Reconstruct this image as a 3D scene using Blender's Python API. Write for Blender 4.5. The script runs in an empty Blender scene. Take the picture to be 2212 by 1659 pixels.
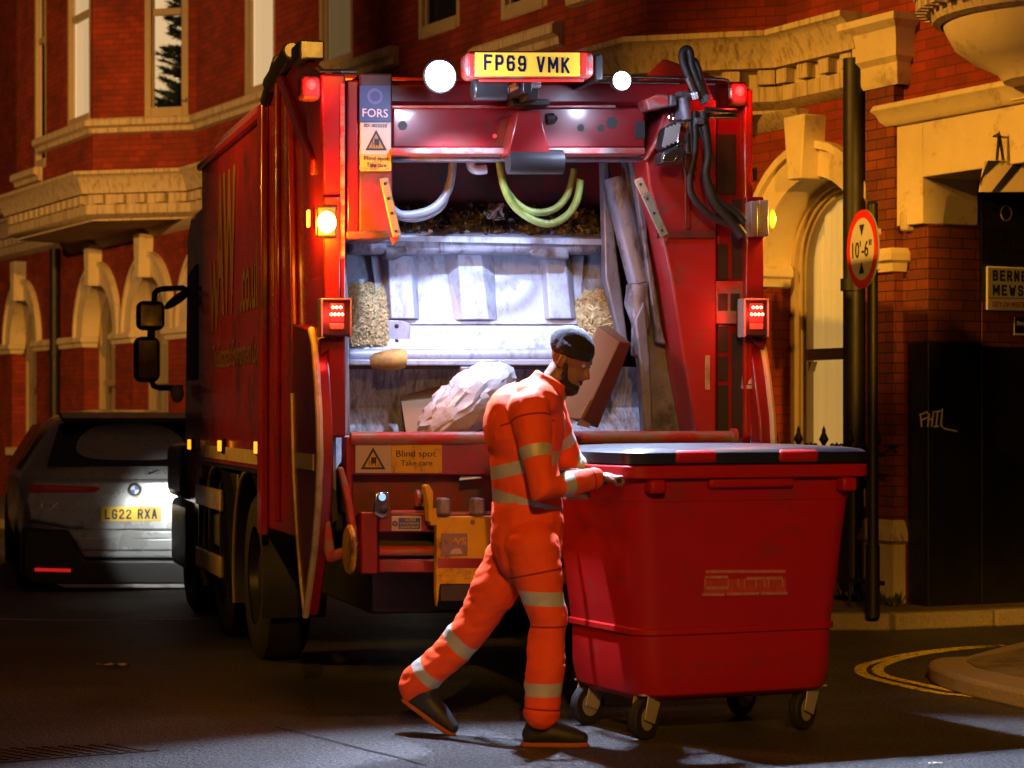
import bpy, bmesh, math, random
from mathutils import Vector, Matrix, noise as mnoise
random.seed(11)
S = bpy.context.scene
COL = S.collection
PI = math.pi

# ------------------------------------------------------------------ camera
F, CX, CY, H = 5000.0, 1106.0, 895.0, 1.5      # focal length, principal column, horizon row, eye height
cam_d = bpy.data.cameras.new("camera")
cam = bpy.data.objects.new("camera", cam_d); COL.objects.link(cam)
cam.location = (0, 0, H); cam.rotation_euler = (PI/2, 0, 0)
cam_d.sensor_width = 36; cam_d.lens = F/2212*36
cam_d.shift_y = (CY-829.5)/2212
cam_d.clip_end = 500; cam_d.clip_start = .1
cam_d.dof.use_dof = True; cam_d.dof.focus_distance = 11.6; cam_d.dof.aperture_fstop = 4.5
S.camera = cam
# ------------------------------------------------------------------ world, exposure
w = bpy.data.worlds.new("World"); S.world = w; w.use_nodes = True
nt = w.node_tree
bgn = nt.nodes["Background"]
sky = nt.nodes.new("ShaderNodeTexSky"); sky.sky_type = 'NISHITA'; sky.sun_disc = False
sky.sun_elevation = math.radians(-4); sky.sun_rotation = math.radians(200)
mx = nt.nodes.new("ShaderNodeMixRGB"); mx.inputs[0].default_value = .8
mx.inputs[2].default_value = (.19, .085, .055, 1)
nt.links.new(sky.outputs[0], mx.inputs[1]); nt.links.new(mx.outputs[0], bgn.inputs[0])
bgn.inputs[1].default_value = .14
S.view_settings.view_transform = 'Standard'; S.view_settings.look = 'None'
S.view_settings.exposure = 0; S.view_settings.gamma = 1
S.cycles.use_denoising = True
S.cycles.sample_clamp_indirect = 3; S.cycles.sample_clamp_direct = 0
S.cycles.max_bounces = 6; S.cycles.transparent_max_bounces = 12
S.cycles.caustics_reflective = False; S.cycles.caustics_refractive = False

def light(name, kind, loc, energy, col, size=.1, aim=None, cone=60, blend=.4, parent=None):
    d = bpy.data.lights.new(name, kind); d.energy = energy; d.color = col
    d.shadow_soft_size = size
    o = bpy.data.objects.new(name, d); COL.objects.link(o); o.location = loc
    if kind == 'SPOT':
        d.spot_size = math.radians(cone); d.spot_blend = blend
        o.rotation_euler = (Vector(aim)-Vector(loc)).to_track_quat('-Z', 'Y').to_euler()
    if parent: o.parent = parent
    return o
SOD = (1, .43, .04); SODP = (1, .47, .12)
# street lamps out of frame on this side of the street (their posts are built further down)
LAMP_A = (-8.2, -7.8, 8.4); LAMP_B = (4.6, -4.0, 6.2); LAMP_C = (-13.5, 12.0, 6.4); LAMP_D = (-11.5, 8.5, 9.0); LAMP_E = (.6, -8.5, 7.6)
light("street_lamp_light", 'SPOT', LAMP_A, 3500, SOD, .18, (3.0, 16.6, 2.6), 13, .6)
light("street_lamp_light", 'SPOT', LAMP_B, 26000, SOD, .18, (-9.5, 34, 3.9), 15, .6)
light("street_lamp_light", 'SPOT', LAMP_B, 17000, SOD, .18, (1.6, 18.1, 2.4), 8, .6)
light("street_lamp_light", 'SPOT', LAMP_C, 9500, SODP, .18, (-9, 33, 4.0), 62, .6)
light("street_lamp_light", 'SPOT', LAMP_C, 3800, SOD, .18, (-1.6, 14.2, 2.3), 22, .8)  # extra beam added to lift the truck's dark left side
light("street_lamp_light", 'SPOT', LAMP_C, 4200, SODP, .18, (.2, 21.5, 6.3), 27, .8)  # extra beam added to brighten the upper middle brickwork
light("street_lamp_light", 'SPOT', LAMP_D, 12500, SOD, .18, (2.6, 16.8, 3.0), 19, .7)
light("street_lamp_light", 'SPOT', LAMP_E, 6500, SOD, .18, (1.1, 11, .4), 18, .8)
light("street_lamp_light", 'SPOT', LAMP_E, 20000, SOD, .18, (3.6, 13.4, 0), 8, .8)

# ------------------------------------------------------------------ frames
class Fr:
    """a plan frame; px/py/pz turn a sight line (u, v) into the local point where it meets x=, y=, z= a value"""
    def __init__(s, ox, oy, a): s.o = (ox, oy); s.a = a; s.c = math.cos(a); s.s = math.sin(a)
    def ray(s, u, v):
        dx, dy, dz = (u-CX)/F, 1.0, -(v-CY)/F
        ox, oy = -s.o[0], -s.o[1]
        return (ox*s.c+oy*s.s, -ox*s.s+oy*s.c, H), (dx*s.c+dy*s.s, -dx*s.s+dy*s.c, dz)
    def _i(s, u, v, k, val):
        o, d = s.ray(u, v); t = (val-o[k])/d[k]
        return Vector([o[i]+t*d[i] for i in range(3)])
    def px(s, u, v, x): return s._i(u, v, 0, x)
    def py(s, u, v, y=0): return s._i(u, v, 1, y)
    def pz(s, u, v, z=0): return s._i(u, v, 2, z)
W = Fr(0, 0, 0)
T = Fr((1175-CX)/F*11.8, 11.8, math.radians(14.5))            # truck: x right, y forward, rear plane y=0
B = Fr(2.88, 16.87, math.atan2(-.8903, .4554))             # facade: x along the wall to the right, y inward
def empty(name, fr=None, loc=None, rz=None):
    o = bpy.data.objects.new(name, None); COL.objects.link(o)
    if fr: o.location = (fr.o[0], fr.o[1], 0); o.rotation_euler = (0, 0, fr.a)
    if loc: o.location = loc
    if rz is not None: o.rotation_euler = (0, 0, rz)
    o.empty_display_size = .2
    return o
def tag(o, label, cat, group=None):
    o["label"] = label; o["category"] = cat
    if group: o["group"] = group
    return o
def structure(o, kind="structure"): o["kind"] = kind; return o

# ------------------------------------------------------------------ mesh builder
class MB:
    def __init__(s): s.v = []; s.f = []; s.mi = []; s.cur = 0
    def add(s, vs, fs):
        b = len(s.v); s.v += [tuple(p) for p in vs]; s.f += [tuple(i+b for i in f) for f in fs]
        s.mi += [s.cur]*len(fs); return s
    def box(s, x0, x1, y0, y1, z0, z1):
        vs = [(x, y, z) for z in (z0, z1) for y in (y0, y1) for x in (x0, x1)]
        return s.add(vs, [(0, 2, 3, 1), (4, 5, 7, 6), (0, 1, 5, 4), (2, 6, 7, 3), (0, 4, 6, 2), (1, 3, 7, 5)])
    def extr(s, poly, vec):
        n = len(poly); vec = Vector(vec); a = [Vector(p) for p in poly]
        vs = a+[p+vec for p in a]
        return s.add(vs, [tuple(range(n)), tuple(range(2*n-1, n-1, -1))]+[(i, (i+1) % n, n+(i+1) % n, n+i) for i in range(n)])
    def quad(s, *p): return s.add(p, [tuple(range(len(p)))])
    def bar(s, p0, p1, wid, hgt, up=(0, 0, 1)):
        p0, p1 = Vector(p0), Vector(p1); d = (p1-p0).normalized(); up = Vector(up)
        a = d.cross(up)
        if a.length < 1e-4: a = d.cross(Vector((1, 0, 0)))
        a.normalize(); b = a.cross(d).normalized()
        q = [p0+a*sx*wid/2+b*sy*hgt/2 for sx, sy in ((-1, -1), (1, -1), (1, 1), (-1, 1))]
        return s.extr(q, p1-p0)
    def tube(s, pts, r, n=10, flat=1.0):
        pts = [Vector(p) for p in pts]; m = len(pts)
        rs = r if isinstance(r, (list, tuple)) else [r]*m
        d0 = (pts[1]-pts[0]).normalized()
        ref = Vector((0, 0, 1)) if abs(d0.z) < .9 else Vector((1, 0, 0))
        a = d0.cross(ref).normalized(); rings = []
        for i in range(m):
            d = (pts[min(i+1, m-1)]-pts[max(i-1, 0)]).normalized()
            a = (a-d*a.dot(d)).normalized(); b = d.cross(a)
            rings.append([pts[i]+(a*math.cos(2*PI*k/n)+b*flat*math.sin(2*PI*k/n))*rs[i] for k in range(n)])
        vs = [p for rg in rings for p in rg]
        fs = [(i*n+k, i*n+(k+1) % n, (i+1)*n+(k+1) % n, (i+1)*n+k) for i in range(m-1) for k in range(n)]
        fs += [tuple(range(n-1, -1, -1)), tuple((m-1)*n+k for k in range(n))]
        return s.add(vs, fs)
    def cyl(s, p0, p1, r, n=20): return s.tube([p0, p1], r, n)
    def lathe(s, prof, c, n=24, M=None, a0=0, a1=2*PI):
        full = abs(a1-a0-2*PI) < 1e-6; k = n if full else n+1; vs = []
        for r, z in prof:
            for i in range(k):
                a = a0+(a1-a0)*i/n; p = Vector((r*math.cos(a), r*math.sin(a), z))
                if M: p = M @ p
                vs.append(p+Vector(c))
        fs = []
        for j in range(len(prof)-1):
            for i in range(n if full else n):
                i2 = (i+1) % k
                if not full and i2 == 0: continue
                fs.append((j*k+i, j*k+i2, (j+1)*k+i2, (j+1)*k+i))
        return s.add(vs, fs)
    def ell(s, c, r, R=None, n=20, m=12):
        vs = []
        for j in range(m+1):
            t = PI*j/m
            for i in range(n):
                a = 2*PI*i/n; p = Vector((r[0]*math.sin(t)*math.cos(a), r[1]*math.sin(t)*math.sin(a), r[2]*math.cos(t)))
                if R: p = R @ p
                vs.append(p+Vector(c))
        return s.add(vs, [(j*n+i, j*n+(i+1) % n, (j+1)*n+(i+1) % n, (j+1)*n+i) for j in range(m) for i in range(n)])
    def sweep(s, path, prof, z=0, caps=True):
        n = len(path); k = len(prof); P = [Vector((p[0], p[1])) for p in path]; vs = []
        for i in range(n):
            ns = []
            if i > 0: d = (P[i]-P[i-1]).normalized(); ns.append(Vector((d.y, -d.x)))
            if i < n-1: d = (P[i+1]-P[i]).normalized(); ns.append(Vector((d.y, -d.x)))
            m = sum(ns, Vector((0, 0)))/len(ns); m = m/max(m.length_squared, .2)
            for o, zz in prof: vs.append((P[i].x+m.x*o, P[i].y+m.y*o, z+zz))
        fs = [(i*k+j, (i+1)*k+j, (i+1)*k+j+1, i*k+j+1) for i in range(n-1) for j in range(k-1)]
        if caps: fs += [tuple(range(k)), tuple((n-1)*k+j for j in range(k-1, -1, -1))]
        return s.add(vs, fs)
    def build(s, name, mat, parent=None, smooth=True, bevel=0, ang=38, merge=True, seg=2):
        me = bpy.data.meshes.new(name); me.from_pydata(s.v, [], s.f)
        mats = mat if isinstance(mat, (list, tuple)) else [mat]
        for m in mats: me.materials.append(m)
        if len(mats) > 1: me.polygons.foreach_set("material_index", s.mi)
        bm = bmesh.new(); bm.from_mesh(me)
        if merge: bmesh.ops.remove_doubles(bm, verts=bm.verts, dist=1e-5)
        bmesh.ops.recalc_face_normals(bm, faces=bm.faces)
        bm.to_mesh(me); bm.free()
        if smooth:
            me.shade_smooth(); me.set_sharp_from_angle(angle=math.radians(ang))
        o = bpy.data.objects.new(name, me); COL.objects.link(o)
        if parent: o.parent = parent
        if bevel:
            b = o.modifiers.new("bevel", 'BEVEL'); b.width = bevel; b.segments = seg; b.limit_method = 'ANGLE'; b.angle_limit = math.radians(40)
            b.harden_normals = False
        return o
def part(name, mat, parent, fn, **k):
    m = MB(); fn(m); return m.build(name, mat, parent, **k)

# ------------------------------------------------------------------ materials
def nodes(name):
    m = bpy.data.materials.new(name); m.use_nodes = True
    return m, m.node_tree, m.node_tree.nodes["Principled BSDF"]
def c4(c): return (c[0], c[1], c[2], 1)
def mat(name, col, rough=.5, metal=0, var=.12, vs=6, bump=0, bs=40, coat=0, dirt=None, dirt_amt=.0, dirt_s=3, stretch=None, spec=.5, emit=None, es=0):
    m, t, b = nodes(name); N, L = t.nodes, t.links
    tc = N.new("ShaderNodeTexCoord"); mp = N.new("ShaderNodeMapping"); L.new(tc.outputs["Object"], mp.inputs[0])
    if stretch: mp.inputs["Scale"].default_value = stretch
    nz = N.new("ShaderNodeTexNoise"); nz.inputs["Scale"].default_value = vs; nz.inputs["Detail"].default_value = 6; nz.inputs["Roughness"].default_value = .65
    L.new(mp.outputs[0], nz.inputs[0])
    r = N.new("ShaderNodeMapRange"); r.inputs[1].default_value = .25; r.inputs[2].default_value = .75
    r.inputs[3].default_value = 1-var; r.inputs[4].default_value = 1+var; L.new(nz.outputs[0], r.inputs[0])
    mul = N.new("ShaderNodeVectorMath"); mul.operation = 'SCALE'; mul.inputs[0].default_value = col[:3]; L.new(r.outputs[0], mul.inputs["Scale"])
    out = mul.outputs[0]
    if dirt:
        n2 = N.new("ShaderNodeTexNoise"); n2.inputs["Scale"].default_value = dirt_s; n2.inputs["Detail"].default_value = 9; n2.inputs["Roughness"].default_value = .72
        L.new(mp.outputs[0], n2.inputs[0])
        r2 = N.new("ShaderNodeMapRange"); r2.inputs[1].default_value = .62-dirt_amt*.4; r2.inputs[2].default_value = .72-dirt_amt*.25; L.new(n2.outputs[0], r2.inputs[0])
        mm = N.new("ShaderNodeMixRGB"); L.new(r2.outputs[0], mm.inputs[0]); L.new(out, mm.inputs[1]); mm.inputs[2].default_value = c4(dirt); out = mm.outputs[0]
    L.new(out, b.inputs["Base Color"])
    rr = N.new("ShaderNodeMapRange"); rr.inputs[3].default_value = max(.03, rough-.12); rr.inputs[4].default_value = min(1, rough+.12); L.new(nz.outputs[0], rr.inputs[0]); L.new(rr.outputs[0], b.inputs["Roughness"])
    b.inputs["Metallic"].default_value = metal; b.inputs["Coat Weight"].default_value = coat; b.inputs["Coat Roughness"].default_value = .12
    b.inputs["Specular IOR Level"].default_value = spec
    if emit: b.inputs["Emission Color"].default_value = c4(emit); b.inputs["Emission Strength"].default_value = es
    if bump:
        n3 = N.new("ShaderNodeTexNoise"); n3.inputs["Scale"].default_value = bs; n3.inputs["Detail"].default_value = 5; L.new(mp.outputs[0], n3.inputs[0])
        bp = N.new("ShaderNodeBump"); bp.inputs["Strength"].default_value = bump; bp.inputs["Distance"].default_value = .01
        L.new(n3.outputs[0], bp.inputs["Height"]); L.new(bp.outputs[0], b.inputs["Normal"])
    return m
def emis(name, col, st):
    m, t, b = nodes(name); b.inputs["Base Color"].default_value = (0.02, .02, .02, 1)
    b.inputs["Emission Color"].default_value = c4(col); b.inputs["Emission Strength"].default_value = st; return m
def brick(name, c1, c2, mortar, sx=1.0, rough=.85):
    m, t, b = nodes(name); N, L = t.nodes, t.links
    tc = N.new("ShaderNodeTexCoord"); sp = N.new("ShaderNodeSeparateXYZ"); L.new(tc.outputs["Object"], sp.inputs[0])
    ad = N.new("ShaderNodeMath"); ad.operation = 'ADD'; L.new(sp.outputs[0], ad.inputs[0]); L.new(sp.outputs[1], ad.inputs[1])
    cb = N.new("ShaderNodeCombineXYZ"); L.new(ad.outputs[0], cb.inputs[0]); L.new(sp.outputs[2], cb.inputs[1])
    bk = N.new("ShaderNodeTexBrick"); L.new(cb.outputs[0], bk.inputs["Vector"])
    bk.inputs["Scale"].default_value = 1; bk.inputs["Brick Width"].default_value = .225*sx; bk.inputs["Row Height"].default_value = .075*sx
    bk.inputs["Mortar Size"].default_value = .005; bk.inputs["Mortar Smooth"].default_value = .3; bk.inputs["Bias"].default_value = -.1
    bk.inputs["Color1"].default_value = c4(c1); bk.inputs["Color2"].default_value = c4(c2); bk.inputs["Mortar"].default_value = c4(mortar)
    nz = N.new("ShaderNodeTexNoise"); nz.inputs["Scale"].default_value = 2.2; nz.inputs["Detail"].default_value = 8; nz.inputs["Roughness"].default_value = .7; L.new(tc.outputs["Object"], nz.inputs[0])
    r = N.new("ShaderNodeMapRange"); r.inputs[1].default_value = .3; r.inputs[2].default_value = .7; r.inputs[3].default_value = .55; r.inputs[4].default_value = 1.35; L.new(nz.outputs[0], r.inputs[0])
    mu = N.new("ShaderNodeVectorMath"); mu.operation = 'SCALE'; L.new(bk.outputs[0], mu.inputs[0]); L.new(r.outputs[0], mu.inputs["Scale"])
    L.new(mu.outputs[0], b.inputs["Base Color"]); b.inputs["Roughness"].default_value = rough
    bp = N.new("ShaderNodeBump"); bp.inputs["Strength"].default_value = .5; bp.inputs["Distance"].default_value = .008; bp.invert = True
    L.new(bk.outputs["Fac"], bp.inputs["Height"]); L.new(bp.outputs[0], b.inputs["Normal"])
    return m
def glass(name, tint=(.8, .85, .85), refl=.12):
    m = bpy.data.materials.new(name); m.use_nodes = True; t = m.node_tree; N, L = t.nodes, t.links
    N.remove(N["Principled BSDF"]); out = N["Material Output"]
    tr = N.new("ShaderNodeBsdfTransparent"); tr.inputs[0].default_value = c4(tint)
    gl = N.new("ShaderNodeBsdfGlossy"); gl.inputs["Roughness"].default_value = .03
    fr = N.new("ShaderNodeLayerWeight"); fr.inputs[0].default_value = .5
    pw = N.new("ShaderNodeMath"); pw.operation = 'POWER'; pw.inputs[1].default_value = 5; L.new(fr.outputs["Facing"], pw.inputs[0])
    ad = N.new("ShaderNodeMath"); ad.operation = 'ADD'; ad.use_clamp = True; ad.inputs[1].default_value = .04; L.new(pw.outputs[0], ad.inputs[0])
    mi = N.new("ShaderNodeMixShader"); L.new(ad.outputs[0], mi.inputs[0]); L.new(tr.outputs[0], mi.inputs[1]); L.new(gl.outputs[0], mi.inputs[2]); L.new(mi.outputs[0], out.inputs[0])
    return m
RED = (.21, .007, .011)
m_red = mat("red_paint", RED, .34, 0, .1, 5, .04, 12, .35, dirt=(.10, .02, .015), dirt_amt=.22, dirt_s=2.5)
m_redworn = mat("worn_red_paint", (.42, .03, .025), .42, 0, .2, 9, .08, 30, .1, dirt=(.22, .19, .18), dirt_amt=.45, dirt_s=7, stretch=(1, 3, 3))
m_redpan = mat("scuffed_red_panel", (.34, .018, .024), .45, 0, .14, 5, .06, 25, .1, dirt=(.16, .05, .06), dirt_amt=.22, dirt_s=5, stretch=(1, 3, 2))
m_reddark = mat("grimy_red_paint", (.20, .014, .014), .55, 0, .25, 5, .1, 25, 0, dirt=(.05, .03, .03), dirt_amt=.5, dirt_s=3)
m_black = mat("black_rubber", (.018, .018, .02), .55, 0, .2, 9)
m_blackmet = mat("black_metal", (.03, .03, .033), .35, .2, .2, 9)
m_steel = mat("scratched_steel", (.37, .40, .52), .48, .2, .16, 7, .10, 35, 0, dirt=(.22, .22, .27), dirt_amt=.34, dirt_s=7, stretch=(2.2, 2.2, .8))
m_steelstreak = mat("streaked_steel", (.36, .37, .44), .5, .2, .5, 9, .1, 20, 0, dirt=(.15, .13, .14), dirt_amt=.35, dirt_s=4, stretch=(8, 4, .35))
m_bluegrey = mat("blue_grey_steel", (.22, .22, .29), .48, .3, .2, 7, .08, 30, 0, dirt=(.07, .06, .07), dirt_amt=.32, dirt_s=6, stretch=(2, 2, .8))
m_steeldk = mat("dull_grey_steel", (.20, .20, .25), .5, .3, .22, 8, .08, 30, 0, dirt=(.07, .065, .075), dirt_amt=.4, dirt_s=5)
m_chrome = mat("polished_rod", (.75, .75, .75), .16, 1, .05, 5)
m_greyp = mat("grey_paint", (.33, .32, .32), .45, .1, .12, 6, .05, 30, 0, dirt=(.12, .1, .09), dirt_amt=.25)
m_yellow = mat("yellow_paint", (.62, .36, .012), .45, 0, .12, 6, .06, 25, 0, dirt=(.10, .05, .02), dirt_amt=.3, dirt_s=5)
m_cream = mat("cream_stone_paint", (.66, .56, .40), .75, 0, .12, 3, .1, 30, 0, dirt=(.40, .30, .20), dirt_amt=.15, dirt_s=4)
m_stone = mat("weathered_stone", (.54, .45, .33), .85, 0, .15, 5, .15, 30, 0, dirt=(.26, .17, .11), dirt_amt=.30, dirt_s=3, stretch=(7, 7, .5))
m_brick = brick("red_brick", (.27, .026, .008), (.17, .018, .007), (.10, .018, .009))
m_brickold = brick("old_red_brick", (.22, .045, .016), (.13, .030, .014), (.03, .014, .009))
m_brickblack = brick("black_painted_brick", (.02, .015, .012), (.03, .022, .014), (.012, .01, .008), rough=.5)
m_blackpaint = mat("black_wall_paint", (.008, .007, .007), .5, 0, .3, 6, .08, 30)
m_iron = mat("black_iron", (.012, .011, .011), .5, .2, .2, 9)
m_white = mat("white_sign_film", (.72, .70, .68), .5, 0, .05, 8)
m_cardb = mat("brown_cardboard", (.19, .095, .045), .8, 0, .1, 7, .05, 40)
m_orange = mat("orange_hi_vis_cloth", (.92, .085, .008), .75, 0, .08, 9, .25, 16)
m_seam = mat("dark_orange_seam", (.30, .022, .004), .9)
m_silver = mat("silver_reflective_tape", (.50, .47, .40), .45, .1, .08, 20)
m_tyre = mat("tyre_rubber", (.014, .013, .013), .75, 0, .2, 20)
m_win = mat("painted_sash_wood", (.42, .33, .22), .6, 0, .1, 8)
m_pane = glass("window_glass")
m_darkroom = mat("dark_room", (.03, .022, .015), .9)
m_curtain = mat("net_curtain", (.55, .47, .32), .9, 0, .1, 3, 0, 40, 0, stretch=(9, 9, .3))
m_curtglow = mat("glowing_curtain", (.60, .50, .32), .9, 0, .3, 3, 0, 40, 0, stretch=(9, 9, .3), emit=(1, .52, .12), es=.55)  # its own glow stands in for street light falling on the curtain
m_txt = mat("dark_lettering", (.02, .02, .04), .6)
m_platey = mat("yellow_number_plate", (.85, .58, .03), .4, 0, .03, 8)
m_tan = mat("pale_reflective_edge", (.50, .40, .27), .45, 0, .15, 7, 0, 40, 0, dirt=(.2, .13, .08), dirt_amt=.3)
e_red = emis("lit_red_lens", (1, .02, .03), 3.2)
e_reddim = emis("dim_red_lens", (1, .03, .02), .9)
e_redled = emis("red_led", (1, .32, .14), 9)
e_amber = emis("lit_amber_lens", (1, .26, .01), 4)
e_marker = emis("lit_side_marker", (1, .24, .008), 3)
e_white = emis("lit_work_lamp_lens", (.86, .92, 1), 30)
m_clearlens = mat("unlit_clear_lens", (.45, .2, .15), .25)

def text(body, name, parent, M, width=None, height=None, mater=None, bold=0, ext=.0012):
    """lettering centred on M (4x4, local +X along the line, +Y up), stretched to width x height"""
    cu = bpy.data.curves.new(name, 'FONT'); cu.body = body; cu.align_x = 'CENTER'; cu.align_y = 'CENTER'
    cu.extrude = ext; cu.offset = bold; cu.resolution_u = 3
    o = bpy.data.objects.new(name, cu); COL.objects.link(o)
    cu.materials.append(mater or m_txt)
    bpy.context.view_layer.update()
    bb = [Vector(c) for c in o.bound_box]; x0 = min(p.x for p in bb); x1 = max(p.x for p in bb); y0 = min(p.y for p in bb); y1 = max(p.y for p in bb)
    sx = width/(x1-x0) if width else None; sy = height/(y1-y0) if height else None
    sx = sx or sy; sy = sy or sx
    me = bpy.data.meshes.new_from_object(o); bpy.data.objects.remove(o)
    me.transform(M @ Matrix.Diagonal((sx, sy, 1, 1)) @ Matrix.Translation((-(x0+x1)/2, -(y0+y1)/2, 0)))
    o = bpy.data.objects.new(name, me); COL.objects.link(o); o.parent = parent
    return o
GLY = {'A': [[(0, 0), (.47, 1)], [(.53, 1), (1, 0)], [(.2, .34), (.8, .34)]], 'B': [[(0, 0), (0, 1), (.75, 1), (.95, .88), (.95, .66), (.75, .53), (0, .53)], [(.72, .53), (1, .4), (1, .14), (.78, 0), (0, 0)]],
 'E': [[(1, 1), (0, 1), (0, 0), (1, 0)], [(0, .53), (.85, .53)]], 'F': [[(1, 1), (0, 1), (0, 0)], [(0, .52), (.82, .52)]], 'G': [[(1, .8), (.8, 1), (.2, 1), (0, .8), (0, .2), (.2, 0), (.8, 0), (1, .2), (1, .47), (.55, .47)]],
 'K': [[(0, 0), (0, 1)], [(.95, 1), (.1, .45)], [(.3, .58), (1, 0)]], 'L': [[(0, 1), (0, 0), (1, 0)]], 'M': [[(0, 0), (0, 1)], [(.04, 1), (.5, .3)], [(.5, .3), (.96, 1)], [(1, 1), (1, 0)]], 'N': [[(0, 0), (0, 1)], [(.03, 1), (.97, 0)], [(1, 0), (1, 1)]],
 'P': [[(0, 0), (0, 1), (.78, 1), (1, .84), (1, .6), (.78, .44), (0, .44)]], 'R': [[(0, 0), (0, 1), (.78, 1), (1, .85), (1, .65), (.78, .5), (0, .5)], [(.6, .5), (1, 0)]], 'S': [[(1, .84), (.8, 1), (.2, 1), (0, .84), (0, .66), (.2, .54), (.8, .46), (1, .34), (1, .16), (.8, 0), (.2, 0), (0, .16)]],
 'V': [[(0, 1), (.47, 0)], [(.53, 0), (1, 1)]], 'W': [[(0, 1), (.25, 0)], [(.27, 0), (.5, .7)], [(.5, .7), (.73, 0)], [(.75, 0), (1, 1)]], 'X': [[(0, 0), (1, 1)], [(0, 1), (1, 0)]], '2': [[(0, .82), (.2, 1), (.8, 1), (1, .82), (1, .62), (0, .12), (0, 0), (1, 0)]],
 '6': [[(1, .84), (.8, 1), (.2, 1), (0, .8), (0, .2), (.2, 0), (.8, 0), (1, .18), (1, .42), (.8, .57), (.0, .5)]], '9': [[(0, .16), (.2, 0), (.8, 0), (1, .2), (1, .8), (.8, 1), (.2, 1), (0, .82), (0, .58), (.2, .43), (1, .5)]]}
def strokes(body, name, parent, M, width, height, mater, wt=.15, gap=.34):
    """capitals drawn as flat strokes, centred on M; wt is the stroke width against the letter height"""
    m = MB(); t = wt*height; adv = []
    for ch in body: adv.append(.55 if ch == ' ' else 1.25 if ch in 'MW' else 1.0)
    tot = sum(adv)+gap*(len(body)-1); cw = width/tot; x = -width/2; k = 0
    for ch, a in zip(body, adv):
        w_ = a*cw
        for st in GLY.get(ch, []):
            pts = [Vector((x+t/2+px*(w_-t), -height/2+t/2+py*(height-t))) for px, py in st]; vs = []; n = len(pts); z = .0002*k; k += 1
            for i, p in enumerate(pts):
                ns = []
                if i > 0: d = (p-pts[i-1]).normalized(); ns.append(Vector((-d.y, d.x)))
                if i < n-1: d = (pts[i+1]-p).normalized(); ns.append(Vector((-d.y, d.x)))
                q = sum(ns, Vector((0, 0)))/len(ns); q = q/max(q.length_squared, .34); e = Vector((0, 0))
                if i == 0: e = -(pts[1]-p).normalized()*t/2
                if i == n-1: e = (p-pts[i-1]).normalized()*t/2
                vs += [M @ Vector((p.x+e.x+q.x*t/2, p.y+e.y+q.y*t/2, z)), M @ Vector((p.x+e.x-q.x*t/2, p.y+e.y-q.y*t/2, z))]
            m.add(vs, [(2*i, 2*i+1, 2*i+3, 2*i+2) for i in range(n-1)])
        x += w_+gap*cw
    return m.build(name, mater, parent, smooth=False, merge=False)
def face_y(p):      # a plane that looks back along -y of its frame
    return Matrix.Translation(p) @ Matrix.Rotation(PI/2, 4, 'X')

# ================================================================== ground
def asphalt():
    m, t, b = nodes("asphalt"); N, L = t.nodes, t.links
    tc = N.new("ShaderNodeTexCoord")
    a = N.new("ShaderNodeTexNoise"); a.inputs["Scale"].default_value = 48; a.inputs["Detail"].default_value = 8; a.inputs["Roughness"].default_value = .8; L.new(tc.outputs["Object"], a.inputs[0])
    c = N.new("ShaderNodeTexNoise"); c.inputs["Scale"].default_value = .9; c.inputs["Detail"].default_value = 8; L.new(tc.outputs["Object"], c.inputs[0])
    v = N.new("ShaderNodeTexVoronoi"); v.inputs["Scale"].default_value = 70; L.new(tc.outputs["Object"], v.inputs[0])
    r = N.new("ShaderNodeValToRGB"); r.color_ramp.elements[0].position = .42; r.color_ramp.elements[0].color = (.012, .011, .010, 1)
    r.color_ramp.elements[1].position = .60; r.color_ramp.elements[1].color = (.17, .16, .145, 1); L.new(a.outputs[0], r.inputs[0])
    r2 = N.new("ShaderNodeMapRange"); r2.inputs[1].default_value = .3; r2.inputs[2].default_value = .7; r2.inputs[3].default_value = .5; r2.inputs[4].default_value = 1.3; L.new(c.outputs[0], r2.inputs[0])
    mu = N.new("ShaderNodeVectorMath"); mu.operation = 'SCALE'; L.new(r.outputs[0], mu.inputs[0]); L.new(r2.outputs[0], mu.inputs["Scale"])
    L.new(mu.outputs[0], b.inputs["Base Color"])
    rr = N.new("ShaderNodeMapRange"); rr.inputs[3].default_value = .72; rr.inputs[4].default_value = .45; L.new(c.outputs[0], rr.inputs[0]); L.new(rr.outputs[0], b.inputs["Roughness"])
    bp = N.new("ShaderNodeBump"); bp.inputs["Strength"].default_value = 1; bp.inputs["Distance"].default_value = .022
    ad = N.new("ShaderNodeMath"); ad.operation = 'ADD'; L.new(v.outputs[0], ad.inputs[0]); L.new(a.outputs[0], ad.inputs[1]); L.new(ad.outputs[0], bp.inputs["Height"]); L.new(bp.outputs[0], b.inputs["Normal"])
    return m
m_asph = asphalt()
m_pave = mat("paving_stone", (.16, .13, .10), .8, 0, .25, 9, .25, 60, 0, dirt=(.07, .05, .04), dirt_amt=.3)
m_kerb = mat("granite_kerb", (.24, .20, .16), .75, 0, .35, 60, .2, 70)
structure(part("road", m_asph, None, lambda m: m.quad((-200, -100, 0), (200, -100, 0), (200, 300, 0), (-200, 300, 0))))
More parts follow.
